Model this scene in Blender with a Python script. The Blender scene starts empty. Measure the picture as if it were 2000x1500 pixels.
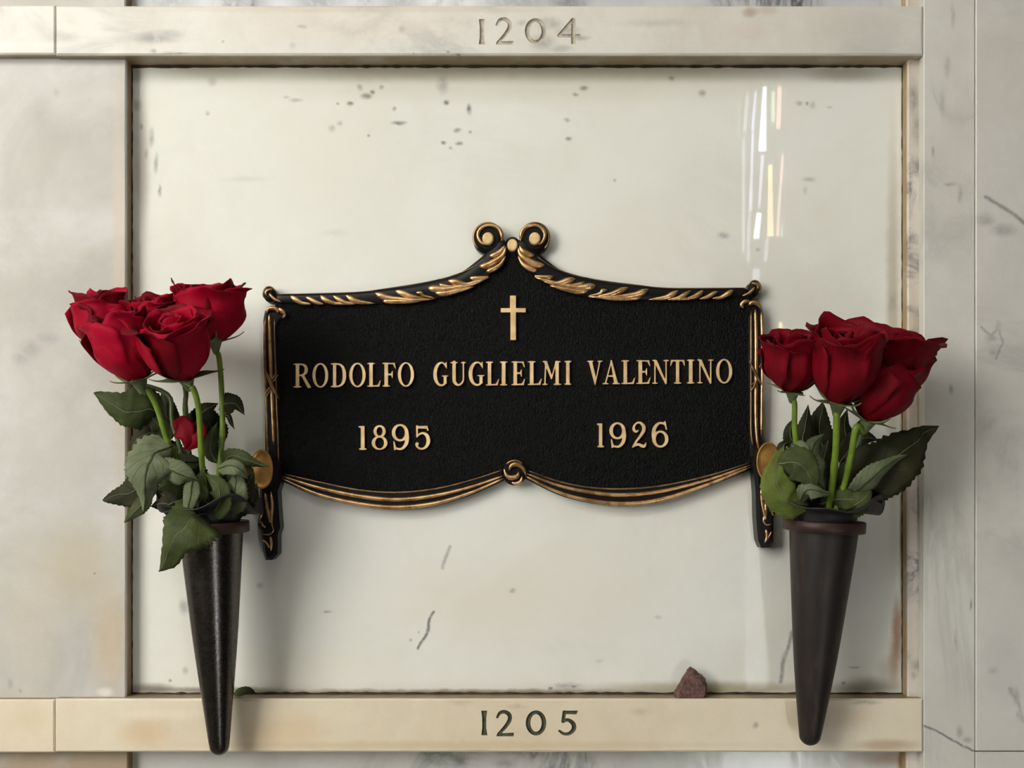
import bpy, bmesh, math, random
import numpy as np
from mathutils import Vector, Matrix, noise as mnoise
from mathutils.geometry import delaunay_2d_cdt

S = bpy.context.scene
COL = S.collection
# ------------------------------------------------------------------ camera
D = 1.05            # camera distance from the polished crypt panel (m)
PX = 0.0005         # one photo pixel on the panel plane (m)
ZC = 1.45           # camera height
cam_d = bpy.data.cameras.new('camera')
cam = bpy.data.objects.new('camera', cam_d)
COL.objects.link(cam)
cam.location = (0, -D, ZC)
cam.rotation_euler = (math.pi / 2, 0, 0)
cam_d.sensor_width = 36.0
cam_d.lens = 36.0 * D / 1.0
cam_d.shift_y = (980 - 750) / 2000.0
cam_d.clip_start = 0.01
S.camera = cam
# ------------------------------------------------------------------ world, light, exposure
S.view_settings.view_transform = 'Standard'
S.view_settings.look = 'None'
S.view_settings.exposure = 0.0
S.view_settings.gamma = 1.0
S.view_settings.use_curve_mapping = False
wld = bpy.data.worlds.new('world'); S.world = wld
wld.use_nodes = True
wld.node_tree.nodes['Background'].inputs[0].default_value = (0.75, 0.85, 1.0, 1)
wld.node_tree.nodes['Background'].inputs[1].default_value = 0.15
WIN_MAIN = 12.2     # glow of the tall frosted window behind and to the left of the camera
WIN_FILL = 6.0      # glow of an unseen high opening added to fill the shadows
WIN_STAINED = 8.0  # glow of the narrow stained window mirrored in the panel
ROOM_Y = -2.0       # opposite wall of the corridor
try:
    S.cycles.use_denoising = True
    S.cycles.adaptive_threshold = 0.02
    S.cycles.max_bounces = 4; S.cycles.diffuse_bounces = 3; S.cycles.glossy_bounces = 3
except Exception:
    pass

# ------------------------------------------------------------------ helpers
def W(px, py, d=0.0):
    k = (D - d) / D * PX
    return Vector(((px - 1000) * k, -d, ZC + (980 - py) * k))

WLOC = {}
def empty(name, loc, label=None, cat=None, group=None):
    o = bpy.data.objects.new(name, None); COL.objects.link(o)
    o.empty_display_size = 0.02
    o.location = loc; WLOC[o.name] = Vector(loc)
    if label: tag(o, label, cat, group)
    return o

def tag(o, label=None, cat=None, group=None, kind=None):
    if label: o['label'] = label
    if cat: o['category'] = cat
    if group: o['group'] = group
    if kind: o['kind'] = kind
    return o

def mk(name, verts, faces, mat, parent=None, smooth=False, origin=None, uvs=None, midx=None):
    vs = [Vector(v) for v in verts]
    if origin is None:
        a = np.array(vs); c = (a.min(0) + a.max(0)) / 2
        origin = Vector((c[0], c[1], a.min(0)[2] if parent is None else c[2]))
    origin = Vector(origin)
    me = bpy.data.meshes.new(name)
    me.from_pydata([tuple(v - origin) for v in vs], [], faces)
    for m in (mat if isinstance(mat, (list, tuple)) else [mat]):
        me.materials.append(m)
    if smooth: me.polygons.foreach_set('use_smooth', [True] * len(me.polygons))
    if midx is not None: me.polygons.foreach_set('material_index', midx)
    if uvs is not None:
        l = me.uv_layers.new(name='UVMap')
        for lp in me.loops: l.data[lp.index].uv = uvs[lp.vertex_index]
    me.update()
    o = bpy.data.objects.new(name, me); COL.objects.link(o)
    if parent is not None:
        o.parent = parent; o.location = origin - WLOC[parent.name]
    else:
        o.location = origin
    WLOC[o.name] = origin
    return o

def nvec(p):
    return Vector((mnoise.noise(p + Vector((9.3, 1.5, 7.9))), mnoise.noise(p), mnoise.noise(p + Vector((-5.2, 12.7, 3.1)))))

def spline(pts, n):
    """Catmull-Rom through pts (any dimension), n samples."""
    P = np.array(pts, float)
    if len(P) == 2:
        t = np.linspace(0, 1, n)[:, None]; return P[0] * (1 - t) + P[1] * t
    P = np.vstack([2 * P[0] - P[1], P, 2 * P[-1] - P[-2]])
    m = len(P) - 3
    out = []
    for t in np.linspace(0, m - 1e-9, n):
        i = int(t); f = t - i
        p0, p1, p2, p3 = P[i:i + 4]
        out.append(0.5 * (2 * p1 + (p2 - p0) * f + (2 * p0 - 5 * p1 + 4 * p2 - p3) * f * f + (3 * p1 - p0 - 3 * p2 + p3) * f ** 3))
    return np.array(out)

def sweep(pts, ra, rh=None, up=(0, -1, 0), seg=10, verts=None, faces=None):
    """tube along pts with half-width ra (sideways) and half-height rh (along up)."""
    verts = [] if verts is None else verts; faces = [] if faces is None else faces
    n = len(pts); pts = [Vector(p) for p in pts]
    ra = list(ra) if hasattr(ra, '__len__') else [ra] * n
    rh = ra if rh is None else (list(rh) if hasattr(rh, '__len__') else [rh] * n)
    up = Vector(up); b0 = len(verts)
    for i in range(n):
        t = (pts[min(i + 1, n - 1)] - pts[max(i - 1, 0)]).normalized()
        s = t.cross(up)
        if s.length < 1e-4: s = t.cross(Vector((1, 0, 0)))
        s.normalize(); u = s.cross(t)
        for k in range(seg):
            a = 2 * math.pi * k / seg
            verts.append(pts[i] + s * (ra[i] * math.cos(a)) + u * (rh[i] * math.sin(a)))
    for i in range(n - 1):
        for k in range(seg):
            k2 = (k + 1) % seg
            faces.append((b0 + i * seg + k, b0 + i * seg + k2, b0 + (i + 1) * seg + k2, b0 + (i + 1) * seg + k))
    faces.append(tuple(b0 + k for k in reversed(range(seg))))
    faces.append(tuple(b0 + (n - 1) * seg + k for k in range(seg)))
    return verts, faces

def stroke(pts, d, hscale=0.75, n=14, verts=None, faces=None, seg=10):
    """relief stroke from (px, py, width px) points lying on depth d, rounded ends."""
    q = spline(pts, n)
    P = [W(a[0], a[1], d) for a in q]
    r = np.maximum(q[:, 2], 0.8) * PX * 0.5 * (D - d) / D
    e = np.minimum(np.arange(n), np.arange(n)[::-1])
    cap = np.where(e == 0, 0.35, np.where(e == 1, 0.85, 1.0))
    r = r * cap
    return sweep(P, r, r * hscale, seg=seg, verts=verts, faces=faces)

def strokes(name, lst, d, mat, parent, hscale=0.75, n=14, seg=10):
    v, f = [], []
    for s in lst: stroke(s, d, hscale, n, v, f, seg)
    return mk(name, v, f, mat, parent, smooth=True)

# ---- 2D signed-distance glyphs and contour tracing
class Fld:
    def __init__(s, w, step=1.25, pad=12, h=100):
        s.xs = np.arange(-pad, w + pad + step, step); s.ys = np.arange(-pad, h + pad + step, step)
        s.X, s.Y = np.meshgrid(s.xs, s.ys); s.f = np.full(s.X.shape, 1e3); s.w = w
    def add(s, g, k=3.0):
        h = np.clip(0.5 + 0.5 * (s.f - g) / k, 0, 1)
        s.f = np.where(np.abs(s.f - g) < k, s.f * (1 - h) + g * h - k * h * (1 - h), np.minimum(s.f, g))
        return s
    def poly(s, pts, k=3.0):
        X, Y = s.X, s.Y; d = np.full(X.shape, 1e9); ins = np.zeros(X.shape, bool); n = len(pts)
        for i in range(n):
            ax, ay = pts[i]; bx, by = pts[i - 1]
            ex, ey = bx - ax, by - ay; wx, wy = X - ax, Y - ay
            t = np.clip((wx * ex + wy * ey) / (ex * ex + ey * ey + 1e-9), 0, 1)
            d = np.minimum(d, (wx - ex * t) ** 2 + (wy - ey * t) ** 2)
            c = ((ay > Y) != (by > Y)) & (X < (bx - ax) * (Y - ay) / ((by - ay) if by != ay else 1e-9) + ax)
            ins ^= c
        return s.add(np.where(ins, -1, 1) * np.sqrt(d), k)
    def box(s, x0, y0, x1, y1, k=3.0): return s.poly([(x0, y0), (x1, y0), (x1, y1), (x0, y1)], k)
    def line(s, pts, k=1.5, n=28):
        q = spline(pts, n) if len(pts) > 2 else np.array(pts, float)
        g = np.full(s.X.shape, 1e9)
        for (ax, ay, aw), (bx, by, bw) in zip(q[:-1], q[1:]):
            ex, ey = bx - ax, by - ay; wx, wy = s.X - ax, s.Y - ay
            t = np.clip((wx * ex + wy * ey) / (ex * ex + ey * ey + 1e-9), 0, 1)
            g = np.minimum(g, np.hypot(wx - ex * t, wy - ey * t) - 0.5 * (aw + (bw - aw) * t))
        return s.add(g, k)
    def ell(s, cx, cy, rx, ry):
        x, y = s.X - cx, s.Y - cy
        k0 = np.hypot(x / rx, y / ry); k1 = np.hypot(x / rx ** 2, y / ry ** 2) + 1e-9
        return k0 * (k0 - 1) / k1
    def ring(s, cx, cy, rx, ry, ix, iy, k=3.0):
        return s.add(np.maximum(s.ell(cx, cy, rx, ry), -s.ell(cx, cy, ix, iy)), k)

def contours(F, level):
    f = F.f - level; xs, ys = F.xs, F.ys; ny, nx = f.shape
    segs = {}
    pt = {}
    def edge(kind, j, i):
        key = (kind, j, i)
        if key not in pt:
            if kind == 0: a, b = f[j, i], f[j, i + 1]; t = a / (a - b); pt[key] = (xs[i] + t * (xs[i + 1] - xs[i]), ys[j])
            else: a, b = f[j, i], f[j + 1, i]; t = a / (a - b); pt[key] = (xs[i], ys[j] + t * (ys[j + 1] - ys[j]))
        return key
    ins = f < 0
    code = ins[:-1, :-1] * 1 + ins[:-1, 1:] * 2 + ins[1:, 1:] * 4 + ins[1:, :-1] * 8
    T = {1: [(3, 0)], 2: [(0, 1)], 3: [(3, 1)], 4: [(1, 2)], 5: [(3, 2), (1, 0)], 6: [(0, 2)], 7: [(3, 2)], 8: [(2, 3)], 9: [(2, 0)],
         10: [(0, 3), (2, 1)], 11: [(2, 1)], 12: [(1, 3)], 13: [(1, 0)], 14: [(0, 3)]}
    for j, i in zip(*np.nonzero((code > 0) & (code < 15))):
        E = [(0, j, i), (1, j, i + 1), (0, j + 1, i), (1, j, i)]
        for a, b in T[int(code[j, i])]: segs[edge(*E[a])] = edge(*E[b])
    loops = []
    while segs:
        st, nx_ = segs.popitem(); lp = [st]
        while nx_ != st:
            lp.append(nx_)
            nx_ = segs.pop(nx_, st)
        p = [pt[k] for k in lp]
        q = [p[0]]
        for a in p[1:]:
            if abs(a[0] - q[-1][0]) + abs(a[1] - q[-1][1]) > 0.12: q.append(a)
        if len(q) > 5: loops.append(q)
    return loops

def inside_many(loops, x, y):
    c = np.zeros(len(x), bool)
    for lp in loops:
        A = np.array(lp); B = np.roll(A, 1, 0)
        for k in range(0, len(A), 64):
            ax, ay, bx, by = A[k:k+64, 0][:, None], A[k:k+64, 1][:, None], B[k:k+64, 0][:, None], B[k:k+64, 1][:, None]
            den = np.where(by == ay, 1e-12, by - ay)
            h = ((ay > y) != (by > y)) & (x < (bx - ax) * (y - ay) / den + ax)
            c ^= (h.sum(0) % 2).astype(bool)
    return c

def cdt(loops, test):
    vs, es = [], []
    for lp in loops:
        b = len(vs); n = len(lp)
        vs += [Vector(p) for p in lp]; es += [(b + i, b + (i + 1) % n) for i in range(n)]
    r = delaunay_2d_cdt(vs, es, [], 0, 1e-5)
    co, fc, ov = r[0], r[2], r[3]
    C = np.array([(c.x, c.y) for c in co]); tri = np.array([list(t)[:3] for t in fc]); cen = C[tri].mean(1)
    ok = inside_many(test, cen[:, 0], cen[:, 1])
    return co, [tuple(t) for t, k in zip(fc, ok) if k], ov

def glyph_mesh(F, levels, xf, base=None):
    """levels: list of (sdf level, depth); xf(x,y,depth)->world. base: optional depth for side walls."""
    L0 = contours(F, levels[0][0]); loops = list(L0); hs = [levels[0][1]] * sum(map(len, L0))
    for lv, h in levels[1:]:
        c = contours(F, lv); loops += c; hs += [h] * sum(map(len, c))
    co, T, ov = cdt(loops, L0)
    V = [xf(c.x, c.y, hs[o[0]] if o else levels[-1][1]) for c, o in zip(co, ov)]
    Fc = []
    for t in T:
        a, b, c = (V[i] for i in t[:3])
        Fc.append(t if (b - a).cross(c - a).y < 0 else t[::-1])
    if base is not None:
        for lp in L0:
            b = len(V); n = len(lp)
            V += [xf(x, y, levels[0][1]) for x, y in lp] + [xf(x, y, base) for x, y in lp]
            Fc += [(b + i, b + (i + 1) % n, b + n + (i + 1) % n, b + n + i) for i in range(n)]
    return V, Fc, L0

def serif(F, *bx):
    for b in bx: F.box(*b, k=5.0)
    return F

def glyph(c):
    F = Fld
    if c == 'I': g = F(30); g.box(7, 0, 23, 100); serif(g, (0, 0, 30, 5), (0, 95, 30, 100))
    elif c == 'L': g = F(58); g.box(8, 0, 24, 100); serif(g, (0, 95, 32, 100)); g.poly([(0, 0), (52, 0), (58, 27), (54, 27), (44, 8), (24, 6), (0, 5)])
    elif c in 'EF':
        g = F(58); g.box(8, 0, 24, 100); g.poly([(0, 100), (52, 100), (57, 75), (53, 75), (44, 93), (24, 94), (0, 95)])
        g.poly([(20, 47), (36, 47), (40, 36), (44, 36), (44, 66), (40, 66), (36, 55), (20, 55)])
        if c == 'E': g.poly([(0, 0), (52, 0), (58, 27), (54, 27), (44, 8), (24, 6), (0, 5)])
        else: serif(g, (0, 0, 32, 5))
    elif c == 'T': g = F(68); g.box(26, 0, 42, 98); serif(g, (17, 0, 51, 5)); g.poly([(3, 100), (65, 100), (68, 75), (64, 75), (55, 93), (13, 93), (4, 75), (0, 75)])
    elif c == 'V': g = F(74); g.poly([(6, 98), (24, 98), (44, 22), (41, -2), (36, -2)]); g.poly([(37, 2), (43, 10), (65, 98), (57, 98)]); serif(g, (0, 95, 31, 100), (50, 95, 74, 100))
    elif c == 'A': g = F(76); g.poly([(9, 3), (16, 3), (39, 90), (36, 100)]); g.poly([(34, 102), (41, 102), (68, 3), (50, 3)]); g.box(20, 31, 54, 38); serif(g, (0, 0, 26, 5), (43, 0, 76, 5))
    elif c == 'N': g = F(76); g.box(9, 0, 16, 97); g.box(60, 2, 67, 100); g.poly([(4, 100), (21, 100), (67, 2), (63, -3), (60, -3)]); serif(g, (0, 0, 25, 5), (51, 95, 76, 100), (0, 96, 14, 100))
    elif c == 'M': g = F(86); g.poly([(9, 0), (16, 0), (20, 98), (13, 98)]); g.box(60, 0, 76, 99); g.poly([(6, 100), (23, 100), (46, 34), (41, 22)]); g.poly([(39, 26), (45, 24), (68, 100), (61, 100)]); serif(g, (0, 0, 25, 5), (52, 0, 86, 5), (2, 96, 18, 100), (63, 95, 84, 100))
    elif c == 'U': g = F(68); g.line([(16, 98, 16), (16, 30, 16), (20, 14, 14), (28, 6, 11), (36, 4, 9), (46, 8, 9), (54, 18, 8), (57, 32, 7), (57, 98, 7)]); serif(g, (0, 95, 32, 100), (46, 95, 68, 100))
    elif c == 'G':
        g = F(68); g.line([(57, 83, 6), (48, 95, 7), (36, 98, 8), (22, 90, 13), (12, 72, 16), (9, 50, 17), (12, 28, 16), (22, 10, 12), (36, 3, 9), (48, 6, 9), (56, 14, 10)])
        g.box(47, 10, 61, 42); serif(g, (39, 40, 68, 45)); g.poly([(55, 99), (61, 101), (63, 73), (59, 73), (54, 84)])
    elif c == 'O': g = F(68); g.ring(34, 50, 34, 52, 20, 45)
    elif c == 'D': g = F(66); g.box(9, 0, 24, 100); g.line([(18, 97, 7), (36, 96, 8), (50, 86, 12), (57, 69, 15), (58.5, 50, 16), (57, 30, 15), (50, 14, 12), (36, 4, 8), (18, 3, 7)]); serif(g, (0, 95, 24, 100), (0, 0, 24, 5))
    elif c == 'R': g = F(74); g.box(9, 0, 25, 100); serif(g, (0, 95, 25, 100), (0, 0, 34, 5)); g.line([(20, 97, 7), (38, 96, 8), (49, 89, 12), (53, 76, 15), (50, 62, 13), (39, 53, 8), (22, 50, 7)]); g.poly([(31, 51), (43, 54), (74, 0), (64, -4), (58, 0)])
    elif c == '1': g = F(34); g.box(9, 0, 26, 99); serif(g, (2, 0, 34, 6)); g.poly([(0, 100), (24, 100), (24, 94), (8, 91), (0, 94)])
    elif c == '8': g = F(66); g.ring(33, 75, 26, 26, 12, 17); g.ring(33, 28, 33, 29, 18, 22)
    elif c == '9': g = F(74); g.ring(35, 68, 35, 35, 19, 26); g.line([(62, 72, 14), (64, 50, 17), (61, 27, 16), (51, 11, 13), (38, 3, 10), (24, 4, 9), (14, 8, 8)]); g.poly([(6, 33), (12, 34), (20, 6), (15, -3), (10, -2)])
    elif c == '5': g = F(68); g.poly([(6, 98), (12, 97), (54, 98), (60, 77), (54, 76), (49, 85), (12, 86), (6, 88)]); g.line([(10, 96, 9), (10, 52, 8)]); g.line([(10, 53, 7), (22, 64, 8), (36, 67, 10), (51, 58, 15), (58, 38, 17), (53, 17, 14), (39, 4, 10), (22, 3, 9), (11, 11, 10), (9, 21, 14), (12, 23, 12)])
    elif c == '2': g = F(60); g.line([(27, 68, 5), (17, 63, 10), (8, 72, 12), (10, 86, 9), (22, 98, 8), (36, 98, 10), (49, 84, 15), (48, 66, 15), (36, 46, 12), (20, 26, 9), (7, 6, 8)]); g.line([(4, 2, 6), (14, 9, 11), (28, 12, 11), (42, 6, 13), (52, 6, 12), (59, 19, 4)])
    elif c == '6': g = F(74); g.ring(39, 32, 35, 35, 19, 26); g.line([(12, 28, 14), (10, 50, 17), (13, 73, 16), (23, 89, 13), (36, 97, 10), (50, 96, 9), (58, 92, 8)]); g.poly([(53, 103), (61, 106), (69, 70), (62, 69)])
    elif c == 'a': g = F(26); g.poly([(0, 100), (25, 100), (21, 70), (21, 30), (26, 0), (0, 0), (4, 30), (4, 70)])          # carved 1
    elif c == 'b': g = F(74); g.line([(5, 76, 10), (16, 93, 13), (36, 97, 15), (54, 86, 17), (56, 66, 17), (40, 40, 15), (10, 8, 12)]); g.poly([(0, 0), (72, 0), (74, 14), (20, 12), (6, 12)])
    elif c == 'c': g = F(84); g.ring(42, 50, 42, 51, 23, 36)
    elif c == 'd': g = F(92); g.box(55, 0, 72, 100); g.box(4, 26, 92, 39); g.line([(7, 33, 12), (62, 96, 13)])
    elif c == 'e': g = F(76); g.poly([(18, 100), (76, 100), (70, 85), (18, 86)]); g.line([(24, 94, 14), (19, 56, 13)]); g.line([(19, 57, 12), (38, 62, 14), (57, 48, 17), (60, 26, 17), (44, 8, 14), (22, 6, 12), (5, 18, 9)])
    return g

# ------------------------------------------------------------------ materials
class NT:
    def __init__(s, name):
        s.m = bpy.data.materials.new(name); s.m.use_nodes = True; s.t = s.m.node_tree
        for n in list(s.t.nodes): s.t.nodes.remove(n)
        s.out = s.t.nodes.new('ShaderNodeOutputMaterial')
    def n(s, typ, ins=(), out=0, **pr):
        nd = s.t.nodes.new('ShaderNode' + typ)
        for k, v in pr.items(): setattr(nd, k, v)
        for k, v in (ins.items() if isinstance(ins, dict) else enumerate(ins)):
            if v is None: continue
            if isinstance(v, bpy.types.NodeSocket): s.t.links.new(v, nd.inputs[k])
            else: nd.inputs[k].default_value = v
        return nd.outputs[out]
    def math(s, op, a, b=None, c=None, clamp=False): return s.n('Math', [a, b, c], operation=op, use_clamp=clamp)
    def vec(s, op, a, b=None, out=0): return s.n('VectorMath', [a, b], out, operation=op)
    def noise(s, v, scale, detail=3, rough=0.5, dist=0.0, out=0): return s.n('TexNoise', {'Vector': v, 'Scale': scale, 'Detail': detail, 'Roughness': rough, 'Distortion': dist}, out)
    def ramp(s, f, a, b, lo=0.0, hi=1.0): return s.n('MapRange', [f, a, b, lo, hi], interpolation_type='SMOOTHSTEP')
    def mix(s, f, a, b):
        nd = s.t.nodes.new('ShaderNodeMix'); nd.data_type = 'RGBA'
        for i, v in ((0, f), (6, a), (7, b)):
            if isinstance(v, bpy.types.NodeSocket): s.t.links.new(v, nd.inputs[i])
            else: nd.inputs[i].default_value = v if i == 0 else (*v[:3], 1)
        return nd.outputs[2]
    def bsdf(s, col, rough=0.5, metal=0.0, spec=0.5, normal=None, **kw):
        nd = s.t.nodes.new('ShaderNodeBsdfPrincipled')
        for k, v in {'Base Color': col, 'Roughness': rough, 'Metallic': metal, 'Specular IOR Level': spec, 'Normal': normal, **kw}.items():
            if v is None: continue
            if isinstance(v, bpy.types.NodeSocket): s.t.links.new(v, nd.inputs[k])
            elif k in ('Base Color', 'Sheen Tint', 'Emission Color', 'Coat Tint'): nd.inputs[k].default_value = (*v[:3], 1)
            else: nd.inputs[k].default_value = v
        s.t.links.new(nd.outputs[0], s.out.inputs[0])
        return nd
    def bump(s, h, strength=0.3, dist=0.001): return s.n('Bump', {'Strength': strength, 'Distance': dist, 'Height': h})

def lin(r, g, b):
    f = lambda c: (c / 255 / 12.92) if c / 255 <= 0.04045 else ((c / 255 + 0.055) / 1.055) ** 2.4
    return (f(r), f(g), f(b))

def marble(name, c1, c2, d=0.0, vein=None, rough=0.3, spots=(), stains=(), reveal=None, seed=0.0, grain=0.05, spec=0.5, wob=0.0):
    """c1/c2 cloud colours; vein=(colour, scale, amount, stretch); spots=(px,py,rx,ry,strength); stains=(px,py,rx,ry,colour,strength)."""
    t = NT(name)
    pos = t.n('NewGeometry', out=0)
    sep = t.t.nodes.new('ShaderNodeSeparateXYZ'); t.t.links.new(pos, sep.inputs[0])
    k = PX * (D - d) / D
    px = t.math('MULTIPLY_ADD', sep.outputs[0], 1 / k, 1000.0)
    py = t.math('MULTIPLY_ADD', sep.outputs[2], -1 / k, 980.0 + ZC / k)
    pv = t.n('CombineXYZ', [px, py, 0.0])
    sp = t.vec('ADD', pos, (seed * 3.1, seed * 1.7, seed * 2.3))
    cl = t.noise(sp, 7.0, 5, 0.6, 0.6)
    col = t.mix(t.ramp(cl, 0.35, 0.68), c1, c2)
    if vein:
        vc, vs, va, vst = vein
        vp = t.vec('MULTIPLY', sp, vst)
        w = t.noise(vp, vs, 6, 0.62, 1.2)
        line = t.math('POWER', t.math('SUBTRACT', 1.0, t.math('MULTIPLY', t.math('ABSOLUTE', t.math('SUBTRACT', w, 0.5)), 9.0), clamp=True), 2.0)
        area = t.ramp(t.noise(sp, vs * 0.7, 3), 0.48, 0.62)
        col = t.mix(t.math('MULTIPLY', t.math('MULTIPLY', line, area), va, clamp=True), col, vc)
    if spots or stains:
        wv = t.vec('MULTIPLY', t.vec('SUBTRACT', t.noise(sp, 60.0, 3, 0.65, out=1), (0.5, 0.5, 0.5)), (10.0, 10.0, 0.0))
        pd = t.vec('ADD', pv, wv)
    if spots: brk = t.ramp(t.noise(sp, 160.0, 3, 0.6), 0.25, 0.55, 0.45, 1.0)
    for (a, b, rx, ry, c, st) in stains:
        q = t.vec('MULTIPLY', t.vec('SUBTRACT', pd, (a, b, 0)), (1 / rx, 1 / ry, 0))
        f = t.ramp(t.vec('LENGTH', q, out=1), 1.0, 0.15, 0.0, st)
        col = t.mix(f, col, c)
    if spots:
        acc = None
        for sp_ in spots:
            if sp_[0] == 'seg':
                _, (ax, ay), (bx, by), r_, st = sp_
                ex, ey = bx - ax, by - ay; l2 = ex * ex + ey * ey
                pa = t.vec('SUBTRACT', pd, (ax, ay, 0))
                hh = t.math('MULTIPLY', t.vec('DOT_PRODUCT', pa, (ex / l2, ey / l2, 0), out=1), 1.0, clamp=True)
                sc = t.n('VectorMath', {0: (ex, ey, 0), 3: hh}, operation='SCALE')
                f = t.ramp(t.vec('DISTANCE', pa, sc, out=1), r_ * 1.2, 0.0, 0.0, st)
                acc = f if acc is None else t.math('MAXIMUM', acc, f)
                continue
            a, b, rx, ry, st = sp_
            q = t.vec('MULTIPLY', t.vec('SUBTRACT', pd, (a, b, 0)), (1 / rx, 1 / ry, 0))
            f = t.ramp(t.vec('LENGTH', q, out=1), 1.25, 0.0, 0.0, st)
            acc = f if acc is None else t.math('MAXIMUM', acc, f)
        col = t.mix(t.math('MULTIPLY', acc, brk, clamp=True), col, lin(98, 99, 100))
    if reveal:  # ochre mineral staining that has crept along the cut edges of the slab
        f = t.ramp(sep.outputs[1], -d + 0.0012, -d + 0.005, 0.0, 1.0)
        f = t.math('MULTIPLY', f, t.ramp(t.noise(sp, 25.0, 4, 0.6), 0.2, 0.6, 0.55, 0.95))
        col = t.mix(f, col, reveal)
    mot = t.ramp(t.noise(sp, 38.0, 5, 0.7), 0.3, 0.7, 0.0, 0.16 if wob is not None else 0.05)
    col = t.mix(mot, col, (c2[0] * .72, c2[1] * .72, c2[2] * .70))
    gr = t.noise(sp, 900.0, 2, 0.6)
    col = t.mix(t.ramp(gr, 0.35, 0.75, 0.0, grain), col, (c1[0] * 0.5, c1[1] * 0.5, c1[2] * 0.5))
    if wob is None:      # mirror polish with the faint waviness of a hand-finished face
        nm = t.bump(t.noise(sp, 9.0, 1), 0.12, 0.0012)
    else:
        nm = t.bump(t.noise(sp, 60.0, 2), 0.3, 0.0015)
    t.bsdf(col, rough, spec=spec, normal=nm)
    return t.m

def crack(pts, r, st):
    return [('seg', a, b, r, st) for a, b in zip(pts[:-1], pts[1:])]
CREAM = lin(232, 230, 222); CREAM2 = lin(222, 219, 208); GREY = lin(120, 122, 124); OCHRE = lin(150, 118, 72); RUST = lin(150, 92, 40)

panel_spots = [(716, 187, 14, 8, .8), (727, 180, 7, 6, .8), (684, 202, 8, 6, .9), (660, 203, 5, 4, .6), (703, 170, 8, 8, .5), (745, 170, 6, 6, .6), (865, 165, 14, 22, .45),
    (872, 200, 8, 6, .9), (916, 213, 7, 13, .9), (779, 240, 17, 6, .85), (770, 213, 5, 5, .6), (648, 250, 9, 9, .45), (664, 240, 7, 6, .4), (894, 254, 9, 6, .7), (866, 280, 7, 5, .8),
    (897, 281, 8, 5, .85), (918, 257, 5, 4, .6), (880, 290, 5, 4, .5), (719, 265, 4, 4, .6), (1141, 172, 10, 6, .85), (1124, 184, 7, 4, .6), (1108, 235, 8, 6, .55), (1110, 271, 8, 6, .75),
    (1312, 152, 8, 7, .6), (1372, 182, 10, 8, .6), (1413, 460, 13, 8, .55), (1480, 487, 6, 4, .4), (1200, 352, 4, 4, .5), (405, 222, 5, 6, .5), (578, 196, 16, 5, .5), (560, 190, 8, 4, .3),
    (276, 247, 5, 8, .6), (296, 268, 7, 22, .55), (305, 320, 6, 24, .5), (312, 372, 5, 14, .6), (286, 300, 5, 12, .5), (268, 205, 10, 14, .5), (415, 160, 12, 12, .3),
    (1310, 820, 6, 5, .3), *crack([(878, 1068), (872, 1085), (864, 1108)], 5, .5), *crack([(846, 1196), (838, 1212), (834, 1236), (824, 1252), (815, 1267)], 4.2, .9),
    (1000, 1153, 9, 6, .5), (802, 1250, 4, 4, .5), (818, 1234, 3, 3, .5), (1575, 202, 5, 6, .6), (1560, 202, 9, 7, .5), (1587, 205, 8, 10, .35), (1620, 210, 9, 4, .3), (1580, 350, 16, 6, .4), (1573, 372, 5, 10, .3),
    *crack([(1548, 1235), (1540, 1262), (1530, 1290), (1525, 1330)], 6, .65), (1669, 1303, 14, 4, .5), (1648, 1333, 5, 4, .7), (1105, 1340, 40, 8, .45), (1075, 1343, 6, 5, .8), (1120, 1342, 8, 4, .8),
    (508, 1143, 10, 8, .4), (360, 1185, 12, 18, .5), (362, 1310, 8, 10, .4), (332, 1328, 4, 4, .7), (1170, 1290, 12, 4, .2), (640, 1195, 10, 4, .5), (1285, 1205, 8, 5, .3), (655, 455, 30, 10, .12), (480, 350, 60, 8, .12), (1745, 590, 10, 25, .3)]
warm = lin(196, 182, 150)
panel_stains_reflections = [(800, 138, 420, 26, lin(150, 140, 105), .62), (1250, 138, 480, 26, lin(150, 138, 105), .6), (420, 140, 150, 22, lin(165, 155, 125), .5), (1650, 145, 120, 22, lin(135, 122, 92), .55), (1000, 165, 780, 50, lin(196, 186, 160), .35),
    (278, 330, 22, 160, lin(178, 168, 156), .65), (272, 860, 18, 420, lin(176, 168, 150), .5), (1744, 640, 20, 520, lin(160, 146, 118), .6),  # side bands: the jambs' reflection painted into the panel colour
    (1752, 1230, 14, 90, RUST, .75), (1748, 1290, 18, 70, lin(150, 104, 58), .6), (900, 1352, 640, 10, lin(120, 82, 40), .75), (1400, 1345, 330, 20, lin(158, 146, 104), .7), (300, 1346, 60, 16, lin(90, 74, 58), .7), (1700, 1340, 80, 26, lin(110, 95, 70), .6),
    (420, 1348, 180, 10, lin(96, 74, 56), .7), (760, 600, 700, 380, lin(233, 234, 224), .3), (960, 1170, 330, 120, lin(228, 216, 200), .35), (1240, 500, 200, 120, lin(226, 214, 196), .25), (1735, 1310, 30, 40, lin(160, 150, 125), .4), (560, 1300, 240, 60, lin(224, 218, 196), .35)]
M = {}
M['panel'] = marble('polished_marble', lin(232, 232, 223), lin(228, 226, 214), 0.0, (GREY, 3.0, 0.08, (1, 1, 1.4)), 0.012, panel_spots, panel_stains_reflections, seed=1, grain=.03, wob=None)
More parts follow.
